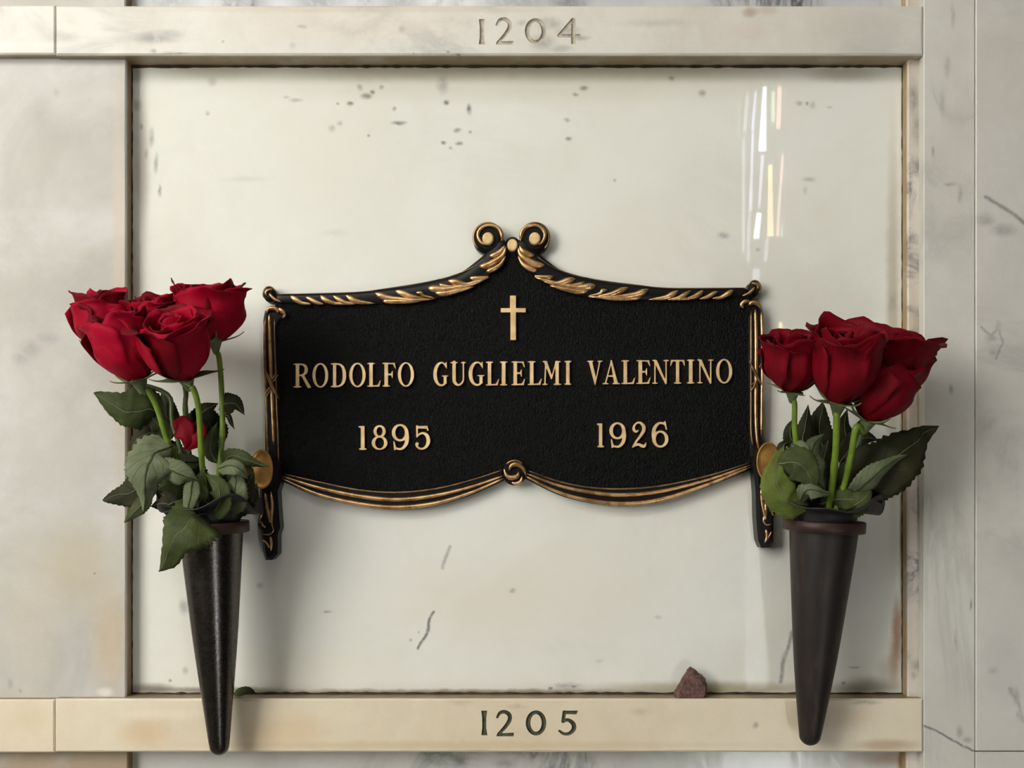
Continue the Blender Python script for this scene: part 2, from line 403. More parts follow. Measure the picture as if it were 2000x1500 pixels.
M['slab'] = marble('honed_marble', lin(202, 199, 193), lin(182, 178, 168), 0.016, (GREY, 5.0, 0.12, (1, 1, 1.2)), 0.6,
    [(60, 680, 30, 22, .35), (95, 660, 30, 14, .3), (80, 225, 30, 50, .14), (110, 180, 8, 12, .2), (40, 700, 20, 14, .35), (120, 260, 60, 40, .12), (20, 1335, 6, 14, .4), (185, 1120, 3, 3, .8), (40, 1350, 4, 6, .4)],
    [(150, 1110, 110, 130, lin(186, 174, 142), .65), (215, 1250, 60, 160, lin(196, 172, 132), .6), (60, 1200, 90, 200, lin(198, 188, 166), .5), (238, 700, 26, 600, lin(190, 178, 156), .6), (205, 1352, 26, 14, lin(224, 222, 214), .95), (110, 900, 120, 120, lin(178, 176, 164), .5), (230, 450, 16, 500, lin(206, 190, 172), .5)], reveal=lin(150, 124, 84), seed=2)
M['rail_top'] = marble('cream_marble_rail', lin(220, 216, 206), lin(208, 201, 188), 0.027, (GREY, 6.0, 0.35, (0.5, 1, 1.6)), 0.38,
    [(300, 74, 50, 14, .6), (330, 66, 36, 12, .4), (1075, 45, 28, 14, .5), (1110, 60, 30, 12, .45), (1060, 82, 26, 18, .5), (1095, 95, 30, 10, .4), (1135, 74, 20, 6, .5), (1020, 45, 14, 8, .3), (875, 102, 5, 3, .9), (895, 106, 6, 3, .9), (785, 57, 9, 9, .35), (808, 104, 2, 2, .8), (1280, 45, 90, 10, .2), (435, 82, 4, 4, .6), (590, 52, 12, 5, .4), (120, 75, 40, 14, .25), (300, 100, 8, 5, .6), (340, 104, 30, 4, .4), (570, 88, 8, 8, .3)],
    [(700, 50, 330, 40, lin(226, 212, 194), .4), (1465, 24, 22, 14, lin(150, 120, 90), .6), (1500, 20, 30, 14, lin(190, 172, 150), .5), (1460, 60, 60, 30, lin(216, 200, 188), .5), (700, 18, 600, 10, lin(200, 186, 160), .5), (1650, 60, 140, 50, lin(200, 200, 188), .4)], reveal=lin(140, 118, 78), seed=3, grain=.07)
M['rail_low'] = marble('warm_marble_rail', lin(226, 214, 188), lin(220, 204, 176), 0.027, (lin(170, 140, 100), 6.0, 0.25, (0.4, 1, 1.4)), 0.4,
    [(1475, 1416, 7, 8, .7), (1250, 1390, 26, 10, .25), (900, 1372, 30, 8, .2), (1010, 1380, 26, 6, .25), (480, 1366, 40, 4, .5), (1690, 1372, 36, 6, .6)],
    [(280, 1430, 70, 40, lin(206, 172, 126), .55), (560, 1430, 130, 50, lin(218, 186, 142), .5), (60, 1405, 60, 40, lin(214, 198, 160), .5), (1620, 1400, 120, 40, lin(196, 170, 136), .5), (1730, 1455, 90, 16, lin(160, 122, 84), .6), (900, 1455, 800, 12, lin(206, 180, 140), .5), (320, 1395, 120, 16, lin(236, 226, 204), .5)], reveal=lin(112, 92, 62), seed=4, grain=.06)  # reveal stain darkened further so the ledge top looks less lit
M['strip'] = marble('edge_strip_marble', lin(214, 206, 196), lin(196, 186, 172), 0.015, (lin(90, 92, 100), 14.0, 0.8, (1, 1, 1)), 0.45, [(1785, 190, 12, 40, .7), (1790, 250, 10, 40, .6), (1788, 330, 14, 16, .5), (1792, 1300, 14, 14, .6), (1785, 1320, 8, 12, .5)], [(1786, 700, 20, 300, lin(186, 168, 136), .5)], reveal=lin(158, 128, 74), seed=5)
M['pilaster'] = marble('pilaster_marble', lin(218, 216, 208), lin(208, 205, 194), 0.0275, (lin(140, 140, 138), 7.0, 0.3, (1.6, 1, 0.5)), 0.5,
    [(1822, 295, 4, 14, .6), (1855, 360, 14, 5, .5), (1875, 380, 6, 20, .5), (1850, 130, 8, 26, .4), (1860, 30, 6, 30, .35), (1840, 200, 8, 30, .3), (1858, 760, 6, 12, .6), (1868, 1250, 4, 30, .4), (1895, 1180, 3, 14, .7), (1875, 1430, 8, 16, .5), (1890, 1445, 12, 8, .5), *crack([(1806, 1418), (1830, 1428), (1855, 1442), (1880, 1458), (1904, 1467)], 3.4, .95)], [], seed=6)
M['right'] = marble('grey_veined_marble', lin(212, 209, 201), lin(206, 202, 193), 0.0285, (lin(130, 130, 134), 4.5, 0.35, (1, 1, 1.3)), 0.4,
    [*crack([(1924, 386), (1945, 396), (1970, 412), (2004, 436)], 6, .75), *crack([(1916, 640), (1934, 656), (1950, 642), (1958, 668), (1946, 700)], 4, .5), *crack([(1972, 1345), (1988, 1372), (1998, 1408)], 5, .5), (1925, 430, 24, 16, .45), (1960, 450, 30, 16, .5), (1935, 660, 14, 10, .5), (1950, 640, 8, 16, .4), (1940, 690, 10, 8, .4), (1985, 1360, 8, 20, .5), (1975, 1350, 8, 12, .5), (1940, 1310, 14, 8, .4), (1990, 1395, 6, 14, .4)], [(1960, 1300, 60, 120, lin(196, 190, 186), .4)], seed=7)
M['upper'] = marble('dark_veined_marble', lin(214, 214, 214), lin(196, 197, 198), 0.0, (lin(70, 74, 80), 16.0, 1.0, (1, 1, 0.7)), 0.15, [(330, 2, 60, 30, .5), (480, 0, 60, 30, .5), (620, 0, 60, 30, .6), (780, 0, 50, 30, .5), (1000, 0, 90, 30, .5), (1110, 4, 50, 26, .7)], [], seed=8)
M['lower'] = marble('cool_white_marble', lin(218, 218, 210), lin(206, 206, 196), 0.0, (lin(96, 102, 100), 7.0, 0.7, (1, 1, 0.8)), 0.2, [(900, 1485, 20, 16, .6), (985, 1490, 26, 12, .45), (1145, 1478, 4, 14, .6)], [(1740, 1480, 110, 24, lin(150, 108, 68), .6), (1762, 1490, 16, 30, RUST, .8)], seed=9)
M['plain'] = marble('plain_marble', lin(214, 210, 198), lin(198, 192, 178), 0.0, (GREY, 2.2, 0.4, (1, 1, 1.3)), 0.4, seed=11)

def simple(name, col, rough=0.6, metal=0.0, spec=0.5, var=0.15, scale=40, bump=0.0, bscale=200, **kw):
    t = NT(name); pos = t.n('NewGeometry', out=0)
    c = t.mix(t.ramp(t.noise(pos, scale, 4, 0.6), 0.3, 0.7), tuple(x * (1 - var) for x in col), tuple(min(1, x * (1 + var)) for x in col))
    nm = t.bump(t.noise(pos, bscale, 3, 0.6), 1.0, bump) if bump else None
    t.bsdf(c, rough, metal, spec, nm, **kw)
    return t.m
M['dim'] = None
M['mortar'] = simple('grimy_mortar', lin(92, 80, 62), .9)
M['dim'] = simple('dim_wall_marble', lin(124, 120, 113), .4, scale=5)
M['ceiling'] = simple('ceiling_plaster', lin(176, 171, 162), .9)
M['floor'] = simple('floor_stone', lin(120, 114, 104), .12, scale=3)
M['field'] = None
def field_mat():
    t = NT('pebbled_black_bronze'); pos = t.n('NewGeometry', out=0)
    n1 = t.noise(t.vec('MULTIPLY', pos, (1, 1, .6)), 620, 2, 0.55); n2 = t.noise(pos, 1500, 1, 0.5)
    h = t.math('ADD', n1, t.math('MULTIPLY', n2, 0.25))
    t.bsdf((0.0035, 0.0038, 0.004), t.ramp(t.noise(pos, 30, 3), .3, .7, .24, .34), spec=.10, normal=t.bump(h, 1.0, 0.0022))
    return t.m
M['field'] = field_mat()
M['black'] = simple('black_patina', (0.006, 0.0056, 0.0054), .36, spec=.25, var=.3, bump=.0002, bscale=300)
def bronze(name, c_hi, c_lo, rough, metal=0.85, nscale=60):
    t = NT(name); pos = t.n('NewGeometry', out=0)
    f = t.ramp(t.noise(pos, nscale, 4, 0.65), 0.32, 0.66)
    c = t.mix(f, c_lo, c_hi)
    t.bsdf(c, t.ramp(t.noise(pos, nscale * 2, 2), .3, .7, rough * .8, rough * 1.2), metal, normal=t.bump(t.noise(pos, 260, 2), .3, .0004))
    return t.m
M['gold'] = bronze('letter_bronze', lin(250, 218, 164), lin(236, 198, 140), .42, .45, 90)
M['relief'] = bronze('relief_bronze', lin(236, 194, 140), lin(176, 134, 86), .3, .8, 45)
M['relief_dim'] = bronze('worn_relief_bronze', lin(170, 136, 100), lin(116, 90, 64), .34, .85, 45)
M['boss'] = bronze('oval_bronze', lin(200, 150, 82), lin(164, 120, 62), .42, .6, 40)
M['vase'] = None
def vase_mat():
    t = NT('dark_bronze_vase'); pos = t.n('NewGeometry', out=0)
    st = t.noise(t.vec('MULTIPLY', pos, (1, 1, 6)), 18, 3)
    c = t.mix(t.ramp(t.noise(pos, 35, 5, .7), .5, .75), (0.085, 0.078, 0.074), (0.10, 0.08, 0.068))
    r = t.math('ADD', t.ramp(t.noise(pos, 420, 4, .75), .42, .75, .23, .31), t.math('MULTIPLY', st, .08))
    t.bsdf(c, r, 1.0, .5, t.bump(t.noise(pos, 300, 3), .25, .0003))
    return t.m
M['vase'] = vase_mat()
def vase_dull():
    t = NT('dull_brown_vase'); pos = t.n('NewGeometry', out=0)
    c = t.mix(t.ramp(t.noise(t.vec('MULTIPLY', pos, (3, 3, .6)), 30, 5, .7), .42, .75), lin(34, 29, 27), lin(58, 46, 40))
    t.bsdf(c, .5, .2, .45, t.bump(t.noise(pos, 300, 3), .25, .0003))
    return t.m
M['vase_dull'] = vase_dull()
M['rim'] = simple('brown_patina_rim', lin(58, 38, 32), .5, .3, var=.3, bump=.0003)
M['liner'] = simple('dark_plastic_liner', lin(40, 38, 40), .5, var=.2)
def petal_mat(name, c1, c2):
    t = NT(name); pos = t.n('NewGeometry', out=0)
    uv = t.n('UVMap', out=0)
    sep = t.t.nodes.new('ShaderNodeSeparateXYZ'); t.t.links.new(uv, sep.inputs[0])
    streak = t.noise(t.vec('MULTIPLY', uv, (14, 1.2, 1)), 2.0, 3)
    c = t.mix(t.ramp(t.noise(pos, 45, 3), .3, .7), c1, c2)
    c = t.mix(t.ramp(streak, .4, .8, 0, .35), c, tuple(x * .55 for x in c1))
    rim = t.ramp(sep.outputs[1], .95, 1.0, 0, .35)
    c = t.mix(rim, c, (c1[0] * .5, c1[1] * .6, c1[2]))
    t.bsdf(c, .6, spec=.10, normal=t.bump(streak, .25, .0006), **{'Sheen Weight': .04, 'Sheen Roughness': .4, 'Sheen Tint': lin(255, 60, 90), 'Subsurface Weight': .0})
    return t.m
M['petal'] = petal_mat('crimson_petal', (0.30, 0.001, 0.016), (0.37, 0.002, 0.022))
M['petal_deep_shaded'] = petal_mat('deep_shaded_red_petal', (0.135, 0.0008, 0.006), (0.18, 0.0013, 0.009))  # deep red that also holds the right bouquet's dimness in its colour
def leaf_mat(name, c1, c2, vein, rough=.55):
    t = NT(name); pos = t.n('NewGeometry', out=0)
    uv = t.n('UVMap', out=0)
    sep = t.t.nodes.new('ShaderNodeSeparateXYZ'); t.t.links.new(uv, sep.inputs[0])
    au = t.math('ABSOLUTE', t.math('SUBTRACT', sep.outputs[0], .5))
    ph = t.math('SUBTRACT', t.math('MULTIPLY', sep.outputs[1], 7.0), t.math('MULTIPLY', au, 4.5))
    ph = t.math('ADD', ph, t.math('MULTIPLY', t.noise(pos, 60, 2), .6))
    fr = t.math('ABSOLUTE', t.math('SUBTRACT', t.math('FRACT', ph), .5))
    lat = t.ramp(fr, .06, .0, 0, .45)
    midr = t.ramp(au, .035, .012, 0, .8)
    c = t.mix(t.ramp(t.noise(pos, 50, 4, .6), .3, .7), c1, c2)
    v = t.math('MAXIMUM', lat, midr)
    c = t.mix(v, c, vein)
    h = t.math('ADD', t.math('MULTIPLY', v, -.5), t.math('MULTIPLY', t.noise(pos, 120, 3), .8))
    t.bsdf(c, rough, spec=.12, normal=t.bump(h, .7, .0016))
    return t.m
M['leaf'] = leaf_mat('leaf_top', lin(54, 62, 34), lin(74, 82, 46), lin(92, 98, 62))
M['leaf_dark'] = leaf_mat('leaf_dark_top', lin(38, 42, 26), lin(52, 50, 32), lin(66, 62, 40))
M['leaf_pale'] = leaf_mat('leaf_underside', lin(92, 100, 74), lin(112, 118, 92), lin(70, 78, 50), .65)
M['leaf_lime'] = leaf_mat('leaf_yellowing', lin(84, 104, 44), lin(112, 116, 58), lin(150, 150, 84))
M['stem'] = simple('rose_stem', lin(106, 130, 36), .45, var=.25, scale=60)
M['stem_dark'] = simple('rose_stem_dull', lin(74, 88, 44), .5, var=.25, scale=60)
M['sepal'] = simple('sepal_green', lin(92, 104, 66), .6, var=.25, scale=90)
M['stone'] = simple('red_granite', lin(98, 70, 64), .8, var=.45, scale=260, bump=.0014, bscale=420)
M['paint'] = simple('olive_black_paint', lin(70, 70, 50), .6, var=.45, scale=160)
M['carved'] = simple('worn_carving', lin(176, 166, 150), .7, var=.22, scale=220)
M['frame_metal'] = simple('window_bronze_frame', lin(52, 44, 36), .5, .4)
def glow(name, col, st):
    t = NT(name); pos = t.n('NewGeometry', out=0)
    e = t.n('Emission', [(*col, 1), t.math('MULTIPLY', t.ramp(t.noise(pos, 9, 2), .3, .7, .8, 1.2), st)])
    t.t.links.new(e, t.out.inputs[0]); return t.m

# ------------------------------------------------------------------ the room
def boxv(x0, x1, y0, y1, z0, z1):
    v = [(x, y, z) for x in (x0, x1) for y in (y0, y1) for z in (z0, z1)]
    f = [(0, 1, 3, 2), (4, 6, 7, 5), (0, 4, 5, 1), (2, 3, 7, 6), (0, 2, 6, 4), (1, 5, 7, 3)]
    return v, f
def boxes(lst):
    V, Fc = [], []
    for b in lst:
        v, f = boxv(*b); n = len(V); V += v; Fc += [tuple(n + i for i in q) for q in f]
    return V, Fc
def struct(name, lst, mat):
    v, f = boxes(lst); o = mk(name, v, f, mat); tag(o, kind='structure'); return o
XL, XR, ZT = -3.2, 3.2, 3.7
struct('floor', [(XL - .2, XR + .2, ROOM_Y - .2, .25, -.1, 0)], M['floor'])
struct('ceiling', [(XL - .2, XR + .2, ROOM_Y - .2, .25, ZT, ZT + .1)], M['ceiling'])
struct('wall_left', [(XL - .2, XL, ROOM_Y - .2, .25, 0, ZT)], M['dim'])
struct('wall_right', [(XR, XR + .2, ROOM_Y - .2, .25, 0, ZT)], M['dim'])
# opposite wall with three openings, the second added for fill light: (x0, x1, z0, z1)
kb = (D - ROOM_Y) / D * PX
OPEN = [(-2.95, -1.22, 1.4, 3.4), (-1.15, .05, 2.8, 3.5), (432 * kb, 552 * kb, .1, ZC + 842 * kb)]
OPEN[1] = (*OPEN[1][:2], ZC + 905 * kb, ZC + 905 * kb + .7)
lst = []; xs = XL
for (a, b, c, e) in OPEN:
    lst += [(xs, a, ROOM_Y - .2, ROOM_Y, 0, ZT), (a, b, ROOM_Y - .2, ROOM_Y, 0, c), (a, b, ROOM_Y - .2, ROOM_Y, e, ZT)]; xs = b
lst.append((xs, XR, ROOM_Y - .2, ROOM_Y, 0, ZT))
struct('wall_back', lst, M['dim'])
def window(name, op, nx, nz, mat):
    a, b, c, e = op; y = ROOM_Y - .06; w = .025
    fr = [(a, a + w, y - .04, y + .04, c, e), (b - w, b, y - .04, y + .04, c, e), (a + w, b - w, y - .04, y + .04, c, c + w), (a + w, b - w, y - .04, y + .04, e - w, e)]
    for i in range(1, nx): x = a + (b - a) * i / nx; fr.append((x - .012, x + .012, y - .03, y + .03, c + w, e - w))
    for j in range(1, nz): z = c + (e - c) * j / nz; fr.append((a + w, b - w, y - .028, y + .028, z - .012, z + .012))
    v, f = boxes(fr); o = mk(name, v, f, M['frame_metal']); tag(o, kind='structure')
    for i in range(nx):
        for j in range(nz):
            x0 = a + (b - a) * i / nx; x1 = a + (b - a) * (i + 1) / nx; z0 = c + (e - c) * j / nz; z1 = c + (e - c) * (j + 1) / nz
            v, f = boxv(x0 + .012, x1 - .012, y - .004, y + .004, z0 + .012, z1 - .012); mk('pane', v, f, mat, o)
    return o
window('window_1', OPEN[0], 3, 3, glow('frosted_daylight', (1.0, .985, .94), WIN_MAIN))
window('added_fill_window', OPEN[1], 3, 1, glow('added_fill_glow', (1.0, .985, .94), WIN_FILL))  # unseen high window, added as fill light from above
a, b, c, e = OPEN[2]; y = ROOM_Y - .06
v, f = boxes([(a, a + .02, y - .04, y + .04, c, e), (b - .02, b, y - .04, y + .04, c, e), (a + .02, b - .02, y - .04, y + .04, c, c + .02), (a + .02, b - .02, y - .04, y + .04, e - .02, e), (a + .02, b - .02, y - .012, y - .006, c + .02, e - .02)])
win3 = mk('window_2', v, f, M['frame_metal']); tag(win3, kind='structure')
GC = {k: glow('stained_glass_' + k, c_, s_ * WIN_STAINED) for k, c_, s_ in [('green', (.72, .95, .55), .9), ('lavender', (.66, .66, 1), 1.1), ('white', (.84, .9, 1), 1.7), ('yellow', (1, .76, .3), 1.5), ('pink', (1, .56, .5), 1.1), ('milk', (.78, .84, 1), .5), ('lower', (.86, .92, 1), .2), ('added_glow', (.96, .98, 1), 3.4)]}
for (xt0, xt1, yt, xb0, xb1, yb, cc) in [(1446, 1452, 165, 1444, 1452, 255, 'green'), (1443, 1449, 268, 1441, 1449, 395, 'milk'), (1442, 1449, 400, 1440, 1448, 500, 'green'), (1466, 1472, 170, 1462, 1468, 240, 'milk'),
        (1484, 1488, 165, 1478, 1483, 240, 'lavender'), (1479, 1483, 245, 1472, 1477, 400, 'lavender'), (1460, 1465, 260, 1458, 1463, 480, 'milk'), (1470, 1475, 405, 1468, 1473, 500, 'milk'),
        (1501, 1508, 155, 1492, 1506, 282, 'white'), (1497, 1502, 292, 1490, 1494, 392, 'lavender'), (1487, 1497, 404, 1481, 1492, 455, 'white'), (1519, 1525, 165, 1517, 1523, 222, 'green'),
        (1531, 1539, 155, 1526, 1533, 236, 'pink'), (1511, 1517, 310, 1509, 1521, 450, 'yellow'), (1536, 1540, 290, 1526, 1531, 450, 'pink'), (1539, 1542, 415, 1534, 1539, 450, 'green'),
        (1480, 1494, 515, 1478, 1490, 560, 'milk'), (1505, 1512, 455, 1502, 1508, 500, 'milk'), (1533, 1540, 622, 1528, 1542, 662, 'yellow'), (1466, 1504, 900, 1466, 1504, 1180, 'lower'), (1466, 1504, 1190, 1466, 1504, 1380, 'lower'), (1442, 1490, 1395, 1442, 1490, 1620, 'added_glow'), (1496, 1542, 1395, 1496, 1542, 1620, 'added_glow'), (1442, 1490, 1630, 1442, 1490, 1880, 'added_glow'), (1496, 1542, 1630, 1496, 1542, 1880, 'added_glow')]:  # lowest, brightest panes are added to streak the vase and light from the right
    q = []
    for (pxx, pyy) in ((xt0, yt), (xt1, yt), (xb1, yb), (xb0, yb)): q.append(((pxx - 1000) * kb, ZC + (980 - pyy) * kb))
    vv = [(p[0], y + .004, p[1]) for p in q] + [(p[0], y - .004, p[1]) for p in q]
    mk('pane', vv, [(0, 1, 2, 3), (7, 6, 5, 4), (0, 4, 5, 1), (1, 5, 6, 2), (2, 6, 7, 3), (3, 7, 4, 0)], GC[cc], win3)

# ------------------------------------------------------------------ the crypt wall
wv_, wf_ = boxv(XL, XR, .03, .25, 0, ZT)
wall = mk('wall_front', wv_, wf_, M['mortar']); tag(wall, kind='structure')

def slab(name, px0, px1, py0, py1, d, mat, parent=wall, bev=0.0012, back=.032, jit=0.0, seed=0):
    """stone block: front rectangle given in photo pixels on its own front plane."""
    a = W(px0, py1, d); b = W(px1, py0, d)
    return slabw(name, a.x, b.x, a.z, b.z, d, mat, parent, bev, back, jit, seed)
def rect_loop(x0, x1, z0, z1, jit, seed, step=.02):
    """rectangle outline with slight chips along the edge."""
    R = random.Random(seed); pts = []
    def side(ax, az, bx, bz):
        n = max(1, int(math.hypot(bx - ax, bz - az) / step)) if jit else 1
        for i in range(n):
            t = i / n; j = abs(R.gauss(0, jit)) if (jit and 0 < i) else 0
            if jit and R.random() < .04: j += R.random() * jit * 4
            nx, nz = -(bz - az), (bx - ax); L = math.hypot(nx, nz)
            pts.append((ax + (bx - ax) * t + nx / L * j, az + (bz - az) * t + nz / L * j))
    side(x0, z0, x1, z0); side(x1, z0, x1, z1); side(x1, z1, x0, z1); side(x0, z1, x0, z0)
    return pts
def slabw(name, x0, x1, z0, z1, d, mat, parent=wall, bev=0.0012, back=.032, jit=0.0, seed=0, holes=()):
    ob = rect_loop(x0 + bev, x1 - bev, z0 + bev, z1 - bev, jit, seed)
    n = len(ob); cx, cz = (x0 + x1) / 2, (z0 + z1) / 2
    V = []; Fc = []
    if holes:
        co, T, ov = cdt([ob] + list(holes), [ob] + list(holes))
        V += [Vector((p.x, -d, p.y)) for p in co]
        for t in T:
            aa, bb, cc = (V[i] for i in t[:3]); Fc.append(t if (bb - aa).cross(cc - aa).y < 0 else t[::-1])
    else:
        V += [Vector((p[0], -d, p[1])) for p in ob]; Fc.append(tuple(range(n)))
    b0 = len(V)
    V += [Vector((p[0], -d, p[1])) for p in ob]
    def outw(p, e): return (min(max(p[0], x0 + bev * 3), x1 - bev * 3), 0)
    ring = []
    for p in ob:
        dx0, dx1, dz0, dz1 = p[0] - x0, x1 - p[0], p[1] - z0, z1 - p[1]
        m = min(dx0, dx1, dz0, dz1); q = [p[0], p[1]]; tol = bev * 2.2 + jit * 6
        if dx0 <= tol and dx0 < .2 * (x1 - x0): q[0] = x0
        if dx1 <= tol and dx1 < .2 * (x1 - x0): q[0] = x1
        if dz0 <= tol and dz0 < .2 * (z1 - z0): q[1] = z0
        if dz1 <= tol and dz1 < .2 * (z1 - z0): q[1] = z1
        ring.append(q)
    V += [Vector((q[0], -d + bev, q[1])) for q in ring]; V += [Vector((q[0], back, q[1])) for q in ring]
    for i in range(n):
        j = (i + 1) % n
        Fc.append((b0 + j, b0 + i, b0 + n + i, b0 + n + j)); Fc.append((b0 + n + j, b0 + n + i, b0 + 2 * n + i, b0 + 2 * n + j))
    return mk(name, V, Fc, mat, parent)

def digits(spec, d):
    out = []
    for ch, x0, x1, y0, y1 in spec:
        F = glyph(ch); w = F.w
        def xf(x, y, dep, x0=x0, x1=x1, y0=y0, y1=y1, w=w):
            p = W(x0 + (x1 - x0) * x / w, y1 + (y0 - y1) * y / 100, d); return Vector((p.x, -d + dep, p.z))
        out.append((F, xf))
    return out
top_digits = [('a', 935, 948, 37, 87), ('b', 968, 1004, 36, 87), ('c', 1025, 1067, 36, 85), ('d', 1088, 1134, 36, 86)]
low_digits = [('a', 940, 952, 1388, 1436), ('b', 969, 1004, 1389, 1438), ('c', 1027, 1067, 1388, 1436), ('e', 1090, 1129, 1388, 1436)]
def numbered_rail(name, px0, px1, py0, py1, mat, spec, dmat, seed):
    d = .027; holes = []; meshes = []
    for F, xf in digits(spec, d):
        V, Fc, L0 = glyph_mesh(F, [(0, 0.0), (-3.5, 0.0011), (-6.5, 0.0018)], xf)
        meshes.append((V, Fc)); holes += [[(lambda p: (p.x, p.z))(xf(x, y_, 0)) for x, y_ in lp] for lp in L0]
    a = W(px0, py1, d); b = W(px1, py0, d)
    r = slabw(name, a.x, b.x, a.z, b.z, d, mat, wall, .0014, .032, .00022, seed, holes)
    for V, Fc in meshes: mk('carved_digit', V, Fc, dmat, r)
    return r
numbered_rail('rail', 108.6, 1803, 11, 107, M['rail_top'], top_digits, M['carved'], 3)
numbered_rail('rail', 107.6, 1803, 1365, 1469, M['rail_low'], low_digits, M['paint'], 5)
xl_px = -1700
slab('rail', xl_px, 107.4, 10, 105.5, .027, M['rail_top'], jit=.0002, seed=8)
slab('rail', xl_px, 106.4, 1366.5, 1470, .027, M['rail_low'], jit=.0002, seed=9)
slab('crypt_panel', 252, 1768, 118, 1372, 0.0, M['panel'])
slab('side_slab', -420, 246.5, 98, 1378, .016, M['slab'], jit=.0002, seed=11)
slab('edge_strip', 1773, 1803, 96, 1378, .015, M['strip'], jit=.0001, seed=12)
slab('pilaster', 1804.5, 1904, -3200, 4200, .0275, M['pilaster'], bev=.0006)
slab('veined_slab', 1906, 3400, -1000, 1467, .0285, M['right'], bev=.0009)
slab('veined_slab', 1906, 3400, 1469, 4200, .0285, M['right'], bev=.0009)
M['grime'] = simple('dark_joint_grime', lin(58, 44, 28), .85, var=.5, scale=50, bump=.0006, bscale=150)
zb = W(0, 1365, .027).z; zt_ = W(0, 107, .027).z; xa = W(246.5, 0, .016).x; xb = W(1773, 0, .015).x
def joint(x0, x1, z0, z1, d):
    R_ = random.Random(int(x0 * 1000 + z0 * 777)); n = max(6, int(max(abs(x1 - x0), abs(z1 - z0)) / .006)); V = []; F = []; hor = abs(x1 - x0) > abs(z1 - z0)
    for i in range(n + 1):
        t = i / n; e = R_.uniform(.45, 1.0)
        if hor: x = x0 + (x1 - x0) * t; q = [(x, .001, z0), (x, -d * e, z0), (x, -d * e * .6, z0 + (z1 - z0) * e), (x, .001, z0 + (z1 - z0) * e)]
        else: z = z0 + (z1 - z0) * t; q = [(x0, .001, z), (x0, -d * e, z), (x0 + (x1 - x0) * e, -d * e * .6, z), (x0 + (x1 - x0) * e, .001, z)]
        V += q
    for i in range(n):
        for k in range(3): a = i * 4 + k; F.append((a, a + 1, a + 5, a + 4))
    mk('joint_filler', V, F, M['grime'], wall)
joint(xa, xb, zb + .00005, zb + .0022, .0045)
joint(xa, xb, zt_ - .00005, zt_ - .0020, .0040)
joint(xa - .00005, xa + .0009, zb, zt_, .002)
joint(xb + .00005, xb - .0008, zb, zt_, .0015)
# tiers above and below
slab('crypt_panel', 254, 1768, -1250, 40, 0.0, M['upper'])
slab('crypt_panel', 255, 1768, 1430, 2720, 0.0, M['lower'])
slab('side_slab', -420, 245, -1250, 20, .016, M['slab'])
slab('side_slab', -420, 250, 1460, 2720, .012, M['slab'])
slab('edge_strip', 1771, 1803, -1250, 20, .015, M['strip'])
slab('edge_strip', 1771, 1803, 1455, 2720, .015, M['strip'])
slab('crypt_panel', -1700, -426, 100, 1378, 0.0, M['plain'])
slab('crypt_panel', -1700, -426, -1250, 20, 0.0, M['plain'])
slab('crypt_panel', -1700, -426, 1460, 2720, 0.0, M['plain'])
z_low = W(0, 2720, 0).z
z_up = W(0, -1250, 0).z
slabw('plinth', XL, W(1803, 0, .03).x, 0.0, z_low - .002, .03, M['plain'])
slabw('frieze', XL, W(1803, 0, .03).x, z_up + .003, ZT, .02, M['plain'])
slabw('facing_slab', XL, W(-1703, 0, .027).x, z_low, z_up, .02, M['plain'])
xr = W(3403, 0, .034).x
if xr < XR: slabw('facing_slab', xr, XR, 0, ZT, .034, M['plain'])
# ------------------------------------------------------------------ the plaque
pq = empty('memorial_plaque', W(1000, 995, 0), 'black cast bronze memorial plaque with gold name, cross and scrolled garland border', 'plaque')
TILT = 0.0
def plate(name, pts, d0, d1, mat, parent=pq, bev=.0015, n=None, smooth_loop=True):
    q = [tuple(p) for p in (spline(list(pts) + [pts[0]], n)[:-1] if n else pts)]
    loop = [(W(p[0], p[1], d1).x, W(p[0], p[1], d1).z) for p in q]
    if sum(a[0] * b_[1] - b_[0] * a[1] for a, b_ in zip(loop, loop[1:] + loop[:1])) < 0: loop.reverse()
    m = len(loop); inn = []
    for i in range(m):
        ax, az = loop[i - 1]; bx, bz = loop[i]; cx, cz = loop[(i + 1) % m]
        tx, tz = cx - ax, cz - az; L = math.hypot(tx, tz) or 1
        inn.append((bx - tz / L * bev, bz + tx / L * bev))
    co, T, ov = cdt([inn], [inn])
    V = [Vector((p.x, -d1, p.y)) for p in co]; Fc = []
    for t in T:
        aa, bb, cc = (V[i] for i in t[:3]); Fc.append(t if (bb - aa).cross(cc - aa).y < 0 else t[::-1])
    b0 = len(V)
    V += [Vector((p[0], -d1, p[1])) for p in inn] + [Vector((p[0], -d1 + bev, p[1])) for p in loop] + [Vector((p[0], -d0, p[1])) for p in loop]
    for i in range(m):
        j = (i + 1) % m
        Fc.append((b0 + j, b0 + i, b0 + m + i, b0 + m + j)); Fc.append((b0 + m + j, b0 + m + i, b0 + 2 * m + i, b0 + 2 * m + j))
    return mk(name, V, Fc, mat, parent)

